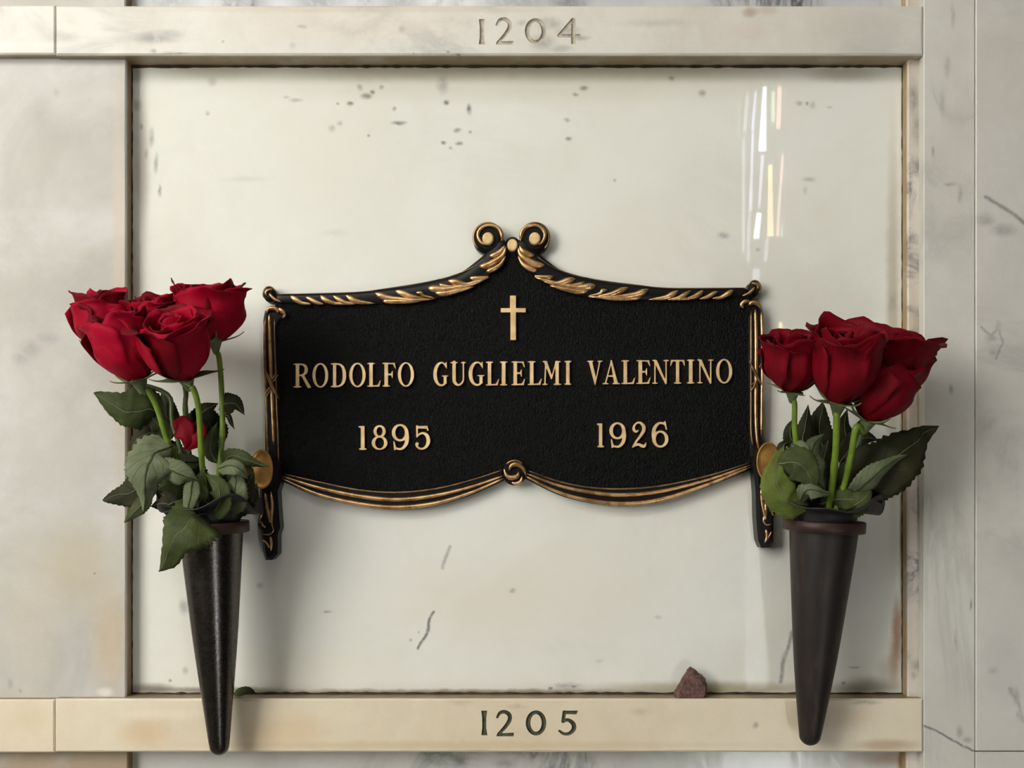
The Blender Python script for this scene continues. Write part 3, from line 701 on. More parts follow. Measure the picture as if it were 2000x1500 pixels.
topL_up = [(540, 575), (600, 574), (700, 571), (760, 563), (830, 552), (880, 540), (920, 524), (950, 503)]
def mir(p):
    dx = 999.5 - p[0]
    return (1999 - p[0], p[1] - 11.5 * max(0, dx) / 426.0, *p[2:])
field = [(540, 585), (600, 584), (700, 583), (780, 577), (850, 566), (905, 550), (945, 528), (970, 500), (990, 478), (1010, 478), (1030, 500), (1055, 526), (1095, 548), (1150, 564), (1220, 574), (1300, 575), (1400, 572), (1470, 571),
         (1474, 640), (1474, 760), (1475, 860), (1478, 905), (1440, 922), (1380, 945), (1290, 970), (1215, 976), (1150, 970), (1090, 956), (1040, 934), (1020, 925), (985, 925), (920, 955), (850, 977), (775, 984), (700, 978), (620, 959), (548, 932), (545, 900), (541, 800), (536, 700), (530, 620)]
plate('back_plate', field, 0.0, .010, M['field'], bev=.001)

# top garland: black moulding with bronze acanthus leaves
gar = [(536, 583, 18), (575, 584, 20), (680, 583.5, 25), (760, 578.5, 31), (830, 571, 38), (900, 553, 38), (945, 524, 40), (972, 496, 36), (982, 468, 24)]
Z = lambda l: [[(500 + x / 4, 420 + y_ / 4, w / 4 * 1.5) for x, y_, w in s] for s in l]
leaves = [
 Z([[(268, 632, 10), (300, 655, 26), (345, 680, 22), (380, 690, 8)], [(390, 640, 8), (420, 655, 20), (470, 682, 22), (530, 695, 6)], [(300, 668, 12), (360, 688, 18), (430, 694, 10)]]),
 Z([[(505, 628, 10), (530, 655, 26), (580, 680, 24), (650, 694, 8)], [(600, 628, 8), (640, 655, 24), (700, 685, 22), (780, 694, 6)], [(700, 625, 10), (745, 655, 30), (800, 678, 26), (930, 690, 6)], [(540, 672, 14), (620, 690, 16), (720, 694, 10)]]),
 Z([[(930, 608, 12), (975, 630, 34), (1040, 650, 30), (1200, 665, 24), (1400, 655, 8)], [(1090, 592, 12), (1140, 610, 30), (1220, 640, 28), (1330, 655, 12)], [(1250, 605, 10), (1290, 610, 20), (1310, 630, 14), (1400, 650, 8)], [(990, 672, 20), (1060, 675, 26), (1180, 675, 24), (1300, 670, 8)]]),
 Z([[(1345, 570, 24), (1400, 578, 40), (1500, 580, 34), (1650, 545, 26), (1820, 490, 8)], [(1500, 512, 14), (1560, 525, 36), (1640, 545, 28), (1750, 525, 12)], [(1400, 605, 24), (1470, 612, 32), (1560, 595, 26), (1700, 560, 10)], [(1670, 490, 16), (1720, 495, 26), (1800, 485, 14), (1820, 480, 6)], [(1430, 540, 14), (1500, 560, 20), (1600, 560, 14)]]),
 Z([[(1745, 400, 20), (1800, 395, 36), (1870, 360, 34), (1930, 310, 22), (1950, 250, 8)], [(1800, 440, 20), (1850, 425, 28), (1910, 385, 22), (1950, 320, 8)], [(1825, 322, 18), (1870, 310, 30), (1915, 280, 26), (1940, 240, 8)]])]
def P(p, m): return mir(p) if m else p
def PL(l, m): return [P(p, m) for p in l]
for m in (False, True):
    v, f = stroke(PL(gar, m), .010, .38, 40, seg=18)
    g = mk('garland_moulding', v, f, M['black'], pq, smooth=True)
    for lf in leaves:
        strokes('acanthus_leaf', [PL(s, m) for s in lf], .0142, M['relief'], g, .7, 14, 10)
    strokes('edge_bead', [PL([(a_, b_ - .5, 1.8) for a_, b_ in topL_up], m)], .013, M['relief_dim'], g, 1.0, 30, 6)
    # volute
    cx, cy = (953, 464) if not m else (1044.5, 464)
    sx = -1 if m else 1
    def q(x, y_, w=0): return (cx + sx * x, cy + y_, w)
    disc = [(cx + 29.5 * math.cos(t), cy + 30.5 * math.sin(t)) for t in np.linspace(0, 2 * math.pi, 36, endpoint=False)]
    vo = plate('volute', disc, 0.0, .013, M['black'], bev=.004)
    strokes('volute_scroll', [[q(26.6, 3, 5), q(27, -6, 8), q(21, -18, 8), q(8.5, -23.5, 6), q(-6, -23, 6), q(-17, -14, 7), q(-19.5, -2.5, 6), q(-13, 10, 5), q(-2, 14, 4)]], .0145, M['relief'], vo, .9, 30, 8)
    strokes('outer_rim', [[q(28 * math.cos(t), 28.5 * math.sin(t), 4.5) for t in np.linspace(.9, -4.0, 16)]], .0105, M['relief_dim'], vo, .9, 36, 8)
    bo = [(cx + 11 * math.cos(t), cy + 1 + 12 * math.sin(t)) for t in np.linspace(0, 2 * math.pi, 24, endpoint=False)]
    plate('volute_boss', bo, .010, .0185, M['gold'], vo, bev=.0012)
    # end curl where the garland meets the post
    ex, ey = (525.5, 574) if not m else (1474, 562)
    def e(x, y_, w=0): return (ex + sx * x, ey + y_, w)
    cd = [(ex + 12.5 * math.cos(t), ey + 15 * math.sin(t)) for t in np.linspace(0, 2 * math.pi, 24, endpoint=False)]
    ec = plate('corner_curl', cd, 0.0, .014, M['black'], bev=.004)
    strokes('curl_rib', [[e(-6, 3, 3), e(-6, -4, 4.5), e(-1, -8, 4.5), e(6, -9, 3)], [e(0, -1, 3), e(5, 5, 5), e(12, 11, 5), e(24, 16, 3)]], .0155, M['relief'], ec, .9, 14, 8)
    strokes('curl_edge', [[(ex + 12 * math.cos(t), ey + 14 * math.sin(t), 3) for t in np.linspace(2.6, 6.0, 10)] if not m else [(ex + 12 * math.cos(t), ey + 14 * math.sin(t), 3) for t in np.linspace(3.4, 7.2, 10)]], .011, M['relief_dim'], ec, .9, 20, 8)
bo = [(1001 + 10.2 * math.cos(t), 478 + 11.8 * math.sin(t)) for t in np.linspace(0, 2 * math.pi, 28, endpoint=False)]
plate('centre_boss_seat', [(1001 + 15 * math.cos(t), 478 + 17 * math.sin(t)) for t in np.linspace(0, 2 * math.pi, 28, endpoint=False)], .0, .0125, M['black'], bev=.003)
plate('centre_boss', bo, .008, .017, M['gold'], bev=.001)

# side posts: three reeds bound by a ribbon, curl at the top, tail below the oval boss
postL = dict(body=[(513, 625), (516, 606), (530, 597), (548, 598), (557, 608), (556, 622), (548, 628), (543, 640), (544, 720), (548, 800), (551, 880), (553, 930), (545, 948), (520, 948), (517, 900), (516, 800), (514, 700)],
    reeds=[([(519, 622, 6), (517, 660, 6), (518, 715, 6), (520, 780, 6), (522, 840, 6), (524, 895, 5)], 'relief_dim'), ([(526, 612, 6.5), (527, 650, 6.5), (528.5, 700, 7), (530.5, 760, 7), (533, 820, 7), (534.5, 870, 6)], 'relief'), ([(536.5, 622, 3.5), (537, 680, 3.5), (538.5, 730, 3.5), (541, 800, 3.5), (543.5, 860, 3.5), (544, 915, 3)], 'relief_dim')],
    curl=[[(519, 614, 5), (524, 604, 7), (533, 602, 9), (541, 605, 8), (543, 611, 5)], [(543, 602, 5), (550, 607, 9), (556, 614, 7), (552, 622, 4)]],
    rib=[[(517, 721, 3), (528, 742, 5), (536, 762, 5), (545, 779, 3)], [(519, 729, 2.5), (527, 748, 4), (534, 762, 4), (542, 777, 2.5)], [(541, 724, 3), (535, 736, 4), (529, 742, 3)], [(543, 731, 3), (537, 741, 3.5), (533, 746, 2)], [(528, 755, 3), (521, 764, 4), (518, 772, 2.5)], [(530, 757, 2.5), (524, 768, 3), (520, 776, 2)]],
    oval=(510.5, 916, 23.5, 39), tail=[(508, 900), (552, 900), (546, 945), (541, 960), (543, 990), (546, 1030), (541, 1045), (541, 1082), (530, 1094), (517, 1094), (512, 1075), (509, 1040), (502, 1025), (505, 985), (506, 945)],
    tst=[[(518, 962, 5), (521, 985, 6), (526, 1010, 7), (528, 1022, 5)], [(529, 960, 5), (532, 985, 6), (530, 1010, 7), (531, 1025, 4), (534, 1036, 3), (526, 1044, 3), (512, 1043, 3)], [(508, 1018, 4), (514, 1026, 5), (519, 1030, 3)], [(528, 1048, 5), (530, 1062, 6), (529, 1076, 3)], [(513, 1054, 3), (521, 1061, 4), (526, 1070, 4)], [(510, 975, 3), (512, 1000, 4), (508, 1015, 3)]])
def R(l): return l
postR = dict(body=[(1492, 612), (1487, 596), (1474, 585), (1455, 585), (1443, 592), (1443, 604), (1455, 606), (1462, 616), (1462, 700), (1463, 800), (1464, 880), (1468, 915), (1478, 935), (1505, 930), (1503, 880), (1491, 850), (1492, 740)],
    reeds=[([(1487, 610, 6), (1488.5, 650, 6), (1489, 700, 6), (1488, 780, 6), (1487, 850, 5)], 'relief'), ([(1475, 604, 6.5), (1476.5, 650, 6.5), (1476.5, 720, 7), (1476, 800, 6.5), (1478, 850, 6), (1482, 880, 4)], 'relief'), ([(1467, 608, 3.5), (1467, 680, 3.5), (1467, 780, 3.5), (1467, 840, 3.5), (1470, 870, 3)], 'relief_dim')],
    curl=[[(1488, 604, 5), (1480, 594, 8), (1470, 591, 9), (1462, 596, 6)], [(1465, 589, 5), (1455, 589, 8), (1448, 595, 7), (1452, 602, 4)]],
    rib=[[(1463, 703, 2.5), (1472, 722, 5), (1480, 738, 5), (1487, 752, 3)], [(1466, 714, 2.5), (1474, 728, 4), (1482, 746, 4)], [(1480, 735, 4), (1474, 752, 4), (1466, 765, 2.5)], [(1478, 742, 3), (1470, 750, 3), (1465, 753, 2)], [(1489, 708, 3), (1483, 718, 3)]],
    oval=(1501, 902, 24, 39), tail=[(1468, 890), (1512, 890), (1508, 930), (1506, 975), (1516, 1000), (1512, 1015), (1512, 1058), (1506, 1070), (1488, 1070), (1482, 1055), (1478, 1010), (1477, 960), (1474, 925)],
    tst=[[(1486, 954, 5), (1489, 985, 6), (1494, 1005, 8), (1494, 1016, 5)], [(1498, 952, 5), (1496, 980, 6), (1495, 1005, 7), (1491, 1016, 4), (1496, 1025, 3), (1506, 1024, 3)], [(1507, 985, 3), (1508, 1000, 4), (1511, 1008, 3)], [(1496, 1034, 5), (1498, 1048, 6), (1494, 1060, 3)], [(1507, 1038, 3), (1502, 1048, 3), (1497, 1054, 4)], [(1502, 955, 3), (1506, 975, 4), (1508, 988, 3)]])
for m, po in ((False, postL), (True, postR)):
    pb = plate('reeded_post', po['body'], 0.0, .0125, M['black'], bev=.003)
    for r_, mt in po['reeds']: strokes('reed', [r_], .0125, M[mt], pb, 1.0, 26, 8)
    strokes('post_curl', po['curl'], .0145, M['relief'], pb, .9, 14, 8)
    strokes('ribbon_binding', po['rib'], .0150, M['relief_dim'], pb, .9, 12, 8)
    tb = plate('post_tail', po['tail'], 0.0, .020, M['black'], bev=.003)
    strokes('tail_tassel', po['tst'], .0200, M['relief'], tb, .9, 14, 8)
    ox, oy, rx, ry = po['oval']
    n = 36; V = []; Fc = []
    prof = [(1.0, .012), (1.0, .0275), (.97, .0288), (.90, .0294), (.88, .0290), (.6, .0298), (.3, .0303), (0.02, .0304)]
    for s_, dd in prof:
        for k_ in range(n):
            t = 2 * math.pi * k_ / n; V.append(W(ox + rx * s_ * math.cos(t), oy + ry * s_ * math.sin(t), dd))
    for i in range(len(prof) - 1):
        for k_ in range(n): Fc.append((i * n + (k_ + 1) % n, i * n + k_, (i + 1) * n + k_, (i + 1) * n + (k_ + 1) % n))
    Fc.append(tuple((len(prof) - 1) * n + k_ for k_ in reversed(range(n)))); 
    tag(mk('oval_boss', V, Fc, M['boss'], pq, smooth=True), 'smooth plain bronze oval disc')

# bottom swags and knot
swL = [([(546, 933, 4), (620, 965, 7), (700, 984, 9), (775, 991, 9), (850, 983, 8), (920, 962, 6), (984, 934, 4)], 'relief'), ([(550, 930, 4), (620, 952, 7), (700, 969, 9), (775, 976, 9), (850, 968, 8), (920, 951, 6), (984, 929, 4)], 'relief'), ([(555, 926, 2.5), (620, 941, 3.5), (700, 957, 4), (775, 962, 4), (850, 955, 4), (920, 938, 3.5), (984, 917, 2.5)], 'relief_dim')]
swR = [([(1026, 930, 4), (1090, 961, 6), (1150, 977, 8), (1215, 984, 9), (1290, 976, 9), (1380, 947, 7), (1468, 912, 4)], 'relief'), ([(1028, 925, 4), (1090, 948, 6), (1150, 961, 8), (1215, 967, 9), (1290, 960, 8), (1380, 938, 6), (1468, 908, 4)], 'relief'), ([(1030, 919, 2.5), (1090, 940, 3.5), (1150, 952, 4), (1215, 955, 4), (1290, 949, 4), (1380, 930, 3.5), (1468, 903, 2.5)], 'relief_dim')]
for sw in (swL, swR):
    o_ = sw[0][0]; i_ = sw[2][0]
    a_ = spline([(x, y_ + 5) for x, y_, w in o_], 30); b_ = spline([(x, y_ - 3) for x, y_, w in i_], 30)
    pb = plate('swag', [tuple(p) for p in a_] + [tuple(p) for p in b_[::-1]], 0.0, .0115, M['black'], bev=.002)
    for s_, mt in sw: strokes('swag_cord', [s_], .0120, M[mt], pb, 1.0, 34, 8)
kb_ = plate('knot', [(1005 + 24 * math.cos(t), 922 + 26 * math.sin(t)) for t in np.linspace(0, 2 * math.pi, 32, endpoint=False)], 0.0, .0135, M['black'], bev=.004)
strokes('knot_strand', [[(994, 920, 3), (998, 910, 8), (1008, 907, 10), (1019, 912, 8), (1025, 921, 6), (1027, 929, 3)], [(1013, 921, 3), (1011, 929, 8), (1001, 933, 10), (991, 930, 8), (986.5, 922, 6), (984.5, 915, 3)], [(1020, 930, 3), (1017, 940, 7), (1008, 944.5, 7), (999, 942, 3)], [(989, 906, 2), (998, 900.5, 3.5), (1009, 899.8, 3.5), (1020, 905, 2)]], .0158, M['relief'], kb_, .9, 18, 8)

# raised lettering
def letter(ch, x0, x1, y0, y1, name='letter'):
    F = glyph(ch); w = F.w; dB, h = .010, .0030
    def xf(x, y_, dep): return W(x0 + (x1 - x0) * x / w, y1 + (y0 - y1) * y_ / 100.0, dB + dep)
    V, Fc, L0 = glyph_mesh(F, [(0, h - .0006), (-1.3, h)], xf, base=-.001)
    mk(name, V, Fc, M['gold'], pq)
def base_y(x): return 757.0 - 8.8 * (x - 575) / (1430 - 575)
for ch, x0, x1 in [('R', 573, 608), ('O', 610, 641.5), ('D', 646, 676), ('O', 682, 714.5), ('L', 717.5, 744), ('F', 747, 774), ('O', 777, 809), ('G', 846, 875.5), ('U', 880, 910), ('G', 915, 946), ('L', 949, 975), ('I', 976.5, 991), ('E', 999, 1026), ('L', 1031, 1058.5), ('M', 1059, 1096), ('I', 1102.5, 1116),
        ('V', 1147, 1177), ('A', 1177, 1211), ('L', 1214, 1241), ('E', 1243, 1271), ('N', 1274, 1306.5), ('T', 1309, 1338), ('I', 1342, 1356.5), ('N', 1362, 1393.5), ('O', 1398.5, 1430.5)]:
    by = base_y((x0 + x1) / 2); letter(ch, x0, x1, by - 46.5, by)
for ch, x0, x1, y0, y1 in [('1', 700.5, 716, 832, 878.5), ('8', 726, 757, 830.5, 878.5), ('9', 765, 800, 829.5, 878.5), ('5', 810, 841.5, 830.5, 877.5), ('1', 1166, 1180, 827, 873.5), ('9', 1190, 1224, 826, 874), ('2', 1234, 1262.5, 825, 874), ('6', 1272, 1306, 825, 873)]:
    letter(ch, x0, x1, y0, y1, 'digit')
cr = [(996, 577), (1008, 577), (1008, 601.5), (1027, 601.5), (1027, 610), (1008, 610), (1008, 664), (997, 664), (997, 610), (978, 610), (978, 601.5), (996, 601.5)]
plate('cross', cr, .009, .0132, M['gold'], bev=.0004)

# ------------------------------------------------------------------ vases
def vase(ax_top, ax_tip, prof, mat, label, wob_seed, lin_r, rim_hw):
    """ax_top/ax_tip: (px,py,d) of the cone's axis; prof: (fraction down, half width px)."""
    A = W(*ax_top); B = W(*ax_tip); ax = (B - A); L = ax.length; ax.normalize()
    e1 = Vector((1, 0, 0)) - ax * ax.x; e1.normalize(); e2 = ax.cross(e1)
    root = empty('flower_vase', B, label, 'vase', 'cone vases beside the plaque')
    n = 40
    def lathe(name, prof, mt, closed_bottom=True, par=root):
        V, Fc = [], []
        for s_, r_ in prof:
            for k_ in range(n):
                t = 2 * math.pi * k_ / n; V.append(A + ax * (s_ * L) + (e1 * math.cos(t) + e2 * math.sin(t)) * r_)
        for i in range(len(prof) - 1):
            for k_ in range(n): Fc.append((i * n + k_, i * n + (k_ + 1) % n, (i + 1) * n + (k_ + 1) % n, (i + 1) * n + k_))
        return mk(name, V, Fc, mt, par, smooth=True)
    def rr(fr, hw):
        d = ax_top[2] + (ax_tip[2] - ax_top[2]) * fr; return hw * PX * (D - d) / D
    pts = [(fr, rr(fr, hw)) for fr, hw in prof]
    q = spline(pts, 30)
    outer = [tuple(p) for p in q]
    r_end = outer[-1][1]
    for t in np.linspace(.2, 1, 6): outer.append((outer[29][0] + r_end / L * math.sin(t * math.pi / 2), max(r_end * math.cos(t * math.pi / 2), 1e-4)))
    inner = [(s_, max(r_ - .0022, .0005)) for s_, r_ in reversed(outer[:26])]
    lathe('cone_body', inner[::-1][::-1][::-1][:0] + [(s_, r_) for s_, r_ in inner] [::-1][::-1] + outer, mat)
    R0 = rr(0, rim_hw); h = .0095 / L
    rb = outer[0][1]
    lathe('rim', [(-.001, rb - .001), (-.001, R0 - .0008), (.0015, R0), (h, R0), (h + .002, R0 - .001), (h + .002, rb - .001), (-.001, rb - .001)], M['rim'])
    # wavy dark liner standing out of the vase mouth
    V, Fc = [], []; rnd = random.Random(wob_seed); p1, p2 = rnd.random() * 6, rnd.random() * 6; nn = 72
    lp = [(.06, .78, 0), (.02, .84, 0), (-.04, .90, 0), (-.060, .99, .25), (-.072, 1.25, .7), (-.080, 1.48, 1.0), (-.076, 1.50, 1.0), (-.066, 1.26, .7), (-.050, 1.02, .25), (-.03, .95, 0), (.02, .90, 0)]
    for s_, r_, wv in lp:
        for k_ in range(nn):
            t = 2 * math.pi * k_ / nn
            zz = wv * (.013 * math.sin(3 * t + p1) + .008 * math.sin(5 * t + p2)); rq = rb * (r_ if r_ < 1 else 1 + (r_ - 1) * lin_r * (1 + .18 * math.sin(2 * t + p2)))
            V.append(A + ax * (s_ * L + zz * .55) + (e1 * math.cos(t) + e2 * math.sin(t)) * rq)
    for i in range(len(lp) - 1):
        for k_ in range(nn): Fc.append((i * nn + (k_ + 1) % nn, i * nn + k_, (i + 1) * nn + k_, (i + 1) * nn + (k_ + 1) % nn))
    mk('liner', V, Fc, M['liner'], root, smooth=True)
    # wall bracket behind the rim and a lower stud
    c0 = A + ax * (.03 * L)
    v, f = boxes([(c0.x - .010, c0.x + .010, c0.y + rb * .7, -.0002, c0.z - .012, c0.z + .006)])
    mk('wall_bracket', v, f, M['rim'], root)
    return root
vase((412, 1019, .064), (429, 1474, .052), [(0, 61), (.1, 58.5), (.4, 47), (.6, 38), (.8, 27.5), (.93, 21), (.96, 19)], M['vase'], 'glossy dark cone vase with a bright streak, holding the roses left of the plaque', 4, 1.25, 73)
vase((1610, 1016, .064), (1581, 1452, .050), [(0, 66), (.1, 63.5), (.4, 51), (.6, 42), (.8, 31), (.93, 23), (.96, 21)], M['vase_dull'], 'dull brown-black cone vase holding the roses right of the plaque', 9, 1.25, 78.5)

# ------------------------------------------------------------------ roses
def petal_grid(theta, rmax, zt, hw, flare, close, R, rb=.06, z0=.0, curl=.0, tip=.05, edge=.03, ruf=.02, nu=17, nv=15):
    V, F, UV = [], [], []
    p1, p2 = R.random() * 6.3, R.random() * 6.3
    tw = R.uniform(-.05, .05); lean = R.uniform(-.02, .05)
    for j in range(nv):
        v = j / (nv - 1)
        for i in range(nu):
            u = -1 + 2 * i / (nu - 1)
            vv = v * (1 - .20 * abs(u) ** 3 + tip * max(0, 1 - abs(u) * 2.6) * v)
            rr = rb + (rmax - rb) * math.sin(min(vv / .55, 1) * math.pi / 2) ** .85
            if vv > .5: rr *= 1 - close * ((vv - .5) / .5) ** 1.5
            fl = max(0, (vv - .72) / .28)
            rr += flare * fl ** 2 * (1 + .4 * math.sin(2.3 * u + p1))
            z = z0 + (zt - z0) * vv - curl * fl ** 3 * (1 + .5 * math.sin(3 * u + p2))
            rr += edge * abs(u) ** 4 * v * (1 if u > 0 else .5) + .03 * u * v + lean * v * v
            rr += ruf * v ** 3 * math.sin(5 * u + p1) + ruf * .5 * v ** 2 * math.sin(9 * u + p2)
            z += ruf * v ** 3 * math.cos(4 * u + p2)
            wv = .30 + .70 * math.sin(math.pi / 2 * min(1, v / .55))
            th = theta + u * hw * wv + tw * v
            V.append(Vector((rr * math.cos(th), rr * math.sin(th), z))); UV.append(((u + 1) / 2, v))
    off = Vector((R.random() * 50, R.random() * 50, R.random() * 50))
    for k, p in enumerate(V):
        v = UV[k][1]
        V[k] = p + nvec(p * 3.2 + off) * (.07 * v) + nvec(p * 8.0 + off) * (.028 * v * v)
    for j in range(nv - 1):
        for i in range(nu - 1):
            a = j * nu + i; F.append((a, a + 1, a + nu + 1, a + nu))
    return V, F, UV

def solid(o, th, off=-1, mo=0):
    md = o.modifiers.new('thickness', 'SOLIDIFY'); md.thickness = th; md.offset = off; md.material_offset = mo; md.material_offset_rim = mo

def leaf(parent, sp, width, mats, roll=0.0, fold=.25, wave=.06, seed=0, name='leaf', serr=.05, ns=33, asym=0.0, shape=.72, tiproll=None):
    R = random.Random(seed); nu = 9; q = spline(sp, ns)
    C = [W(*p) for p in q]; V, F, UV = [], [], []
    hw0 = width * .5 * PX * 1.08; p1, p2 = R.random() * 6, R.random() * 6
    rolls = np.linspace(roll, roll if tiproll is None else tiproll, ns)
    n0 = Vector((0, -1, 0))
    prev = None; offv = Vector((R.random() * 90, R.random() * 90, R.random() * 90))
    for i in range(ns):
        v = i / (ns - 1)
        t = (C[min(i + 1, ns - 1)] - C[max(i - 1, 0)]).normalized()
        s = t.cross(n0)
        if s.length < .15 and prev is not None: s = prev
        s = (s - t * s.dot(t)).normalized()
        if prev is not None and s.dot(prev) < 0 and s.dot(prev) < -.2: s = -s
        prev = s
        s = Matrix.Rotation(math.radians(rolls[i]), 3, t) @ s
        nrm = s.cross(t)
        prof = max(0, math.sin(math.pi * v ** shape)) ** .85 * (1 - .12 * v)
        if i == 0: prof = .03
        tooth = 1 + serr * (1 if i % 2 else -1) * (0 if i in (0, ns - 1) else 1)
        for k in range(nu):
            u = -1 + 2 * k / (nu - 1)
            hw = hw0 * prof * (tooth if k in (0, nu - 1) else 1) * (1 + asym * (1 if u > 0 else -1))
            p = C[i] + s * (u * hw) + nrm * (hw0 * (-fold * abs(u) ** 1.3 * prof + wave * abs(u) * math.sin(v * 9 + p1 + (0 if u > 0 else 2)) + wave * .5 * math.sin(v * 5 + u * 3 + p2)))
            p = p + nvec(p * 45 + offv) * (hw0 * .20 * min(1, v * 3)) + nvec(p * 120 + offv) * (hw0 * .10 * prof)
            V.append(p); UV.append(((u + 1) / 2, v))
    for i in range(ns - 1):
        for k in range(nu - 1):
            a = i * nu + k; F.append((a, a + 1, a + nu + 1, a + nu))
    o = mk(name, V, F, mats, parent, smooth=True, uvs=UV); solid(o, .0005, -1, 1)
    if name == 'leaf':
        mp = [V[i * nu + nu // 2] + Vector((0, -.0001, 0)) for i in range(0, ns, 2)]
        rad = np.linspace(.0007, .00025, len(mp)); v_, f_ = sweep(mp, rad, seg=6)
        mk('midrib', v_, f_, mats[1] if mats[0] is not M['leaf_pale'] else mats[1], o, smooth=True)
    return o

def rose(base, axis, H, Rw, label, group, stem_pts, seed, open_=.5, tight=0.0, mats=('petal', 'petal_deep_shaded'), leaves=(), stem_mat='stem', stem_w=11, n_out=6, flare=1.0, spin=0.0, stem_front=True):
    """base: (px,py,d) of the calyx; axis: direction the bloom faces (x right, y towards viewer, z up); H, Rw in px at that depth."""
    R = random.Random(seed); B = W(*base); kk = PX * (D - base[2]) / D; Hm = H * kk; rs = Rw / H
    root = empty('rose', W(*stem_pts[-1]), label, 'rose', group)
    zax = Vector((axis[0], -axis[1], axis[2])).normalized()
    xax = Vector((1, 0, 0)); xax = (xax - zax * xax.dot(zax)).normalized(); yax = zax.cross(xax)
    def T(v): return B + (xax * v.x + yax * v.y + zax * v.z) * Hm
    def add(th, rmax, zt, hw, fl, cl, mt, **kw):
        V, F, UV = petal_grid(th + spin, rmax, zt, hw, fl, cl, R, **kw)
        o = mk('petal', [T(p) for p in V], F, [M[mt]], root, smooth=True, uvs=UV); solid(o, .0007, 0)
    g = 2.39996
    th = R.random() * 6
    for i in range(6):      # tight heart
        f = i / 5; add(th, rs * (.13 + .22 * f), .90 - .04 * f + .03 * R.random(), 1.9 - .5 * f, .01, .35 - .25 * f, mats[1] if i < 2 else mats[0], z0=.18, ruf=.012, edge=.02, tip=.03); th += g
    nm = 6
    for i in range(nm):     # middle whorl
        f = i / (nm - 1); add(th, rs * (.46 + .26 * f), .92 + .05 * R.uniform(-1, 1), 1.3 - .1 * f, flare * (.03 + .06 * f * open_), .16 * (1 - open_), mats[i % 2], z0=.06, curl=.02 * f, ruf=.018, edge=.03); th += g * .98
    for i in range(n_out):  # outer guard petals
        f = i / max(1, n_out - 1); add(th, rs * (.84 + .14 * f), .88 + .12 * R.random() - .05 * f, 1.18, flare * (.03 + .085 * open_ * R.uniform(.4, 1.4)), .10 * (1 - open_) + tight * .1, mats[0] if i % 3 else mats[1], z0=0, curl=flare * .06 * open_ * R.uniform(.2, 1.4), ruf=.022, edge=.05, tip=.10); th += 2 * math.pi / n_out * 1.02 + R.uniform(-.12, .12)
    # calyx and sepals
    V, F = [], []; n = 12
    prof = [(-.16, .050), (-.12, .062), (-.06, .085), (0, .11), (.05, .13), (.10, .12)]
    for z_, r_ in prof:
        for k in range(n): t = 2 * math.pi * k / n; V.append(T(Vector((r_ * math.cos(t), r_ * math.sin(t), z_))))
    for i in range(len(prof) - 1):
        for k in range(n): F.append((i * n + k, i * n + (k + 1) % n, (i + 1) * n + (k + 1) % n, (i + 1) * n + k))
    mk('calyx', V, F, M['sepal'], root, smooth=True)
    for s_ in range(5):
        th = 2 * math.pi * s_ / 5 + R.uniform(-.2, .2) + spin; drop = R.uniform(-.12, .12); Ls = R.uniform(.34, .5)
        V, F, UV = [], [], []; m = 10
        for j in range(m):
            v = j / (m - 1); rr = .09 + Ls * v * (1 - .1 * v); z_ = .01 + .04 * math.sin(v * 3.0) + drop * v * v + .16 * v ** 3 * R.choice((1, 1))
            wd = .075 * (1 - v) ** .8 * (0.6 + .8 * math.sin(math.pi * min(1, v * 1.2 + .2))) + .004
            for u in (-1, 0, 1): V.append(T(Vector((rr * math.cos(th) - u * wd * math.sin(th), rr * math.sin(th) + u * wd * math.cos(th), z_ + .02 * abs(u) * (1 - v))))); UV.append(((u + 1) / 2, v))
        for j in range(m - 1):
            for u in range(2): a = j * 3 + u; F.append((a, a + 1, a + 4, a + 3))
        o = mk('sepal', V, F, [M['sepal']], root, smooth=True, uvs=UV); solid(o, .0006, 0)
    # stem
    first = B - zax * (.14 * Hm)
    pts = [tuple(first)] + [tuple(W(*p)) for p in stem_pts]
    q = spline(pts, 26); rad = np.full(26, stem_w * .5 * kk); rad[:3] *= np.array([1.25, 1.12, 1.05]); rad[15] *= 1.18
    v_, f_ = sweep([Vector(p) for p in q], rad, seg=10); mk('stem', v_, f_, M[stem_mat], root, smooth=True)
    for lf in leaves:
        leaf(root, **lf)
    return root
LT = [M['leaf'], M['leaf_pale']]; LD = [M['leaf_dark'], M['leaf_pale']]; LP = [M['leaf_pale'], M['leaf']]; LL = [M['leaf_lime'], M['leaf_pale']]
GL = 'red roses in the vase left of the plaque'; GR = 'red roses in the vase right of the plaque'
# ---- left bouquet
rose((212, 692, .070), (-.10, .15, 1), 124, 56, 'red rose bud at the far left of its bunch, over the marble joint', GL, [(240, 740, .078), (327, 770, .074), (338, 830, .075), (380, 960, .066), (405, 1035, .066)], 11, open_=.45, tight=1, stem_mat='stem_dark', stem_w=9, flare=1.0, n_out=5,
    leaves=[dict(sp=[(318, 806, .072), (285, 800, .085), (235, 795, .092), (181, 769, .088)], width=82, mats=LT, roll=-12, seed=1, fold=.3), dict(sp=[(340, 850, .06), (300, 845, .064), (270, 862, .064), (254, 880, .06)], width=46, mats=LD, seed=2, roll=15), dict(sp=[(330, 862, .062), (318, 838, .07), (300, 818, .075), (284, 796, .075)], width=34, mats=LT, roll=10, seed=3), dict(sp=[(372, 935, .055), (330, 900, .058), (300, 880, .058), (262, 872, .054)], width=70, mats=LD, seed=72), dict(sp=[(345, 838, .05), (330, 815, .05), (326, 790, .05), (316, 762, .05)], width=38, mats=LD, seed=4)])
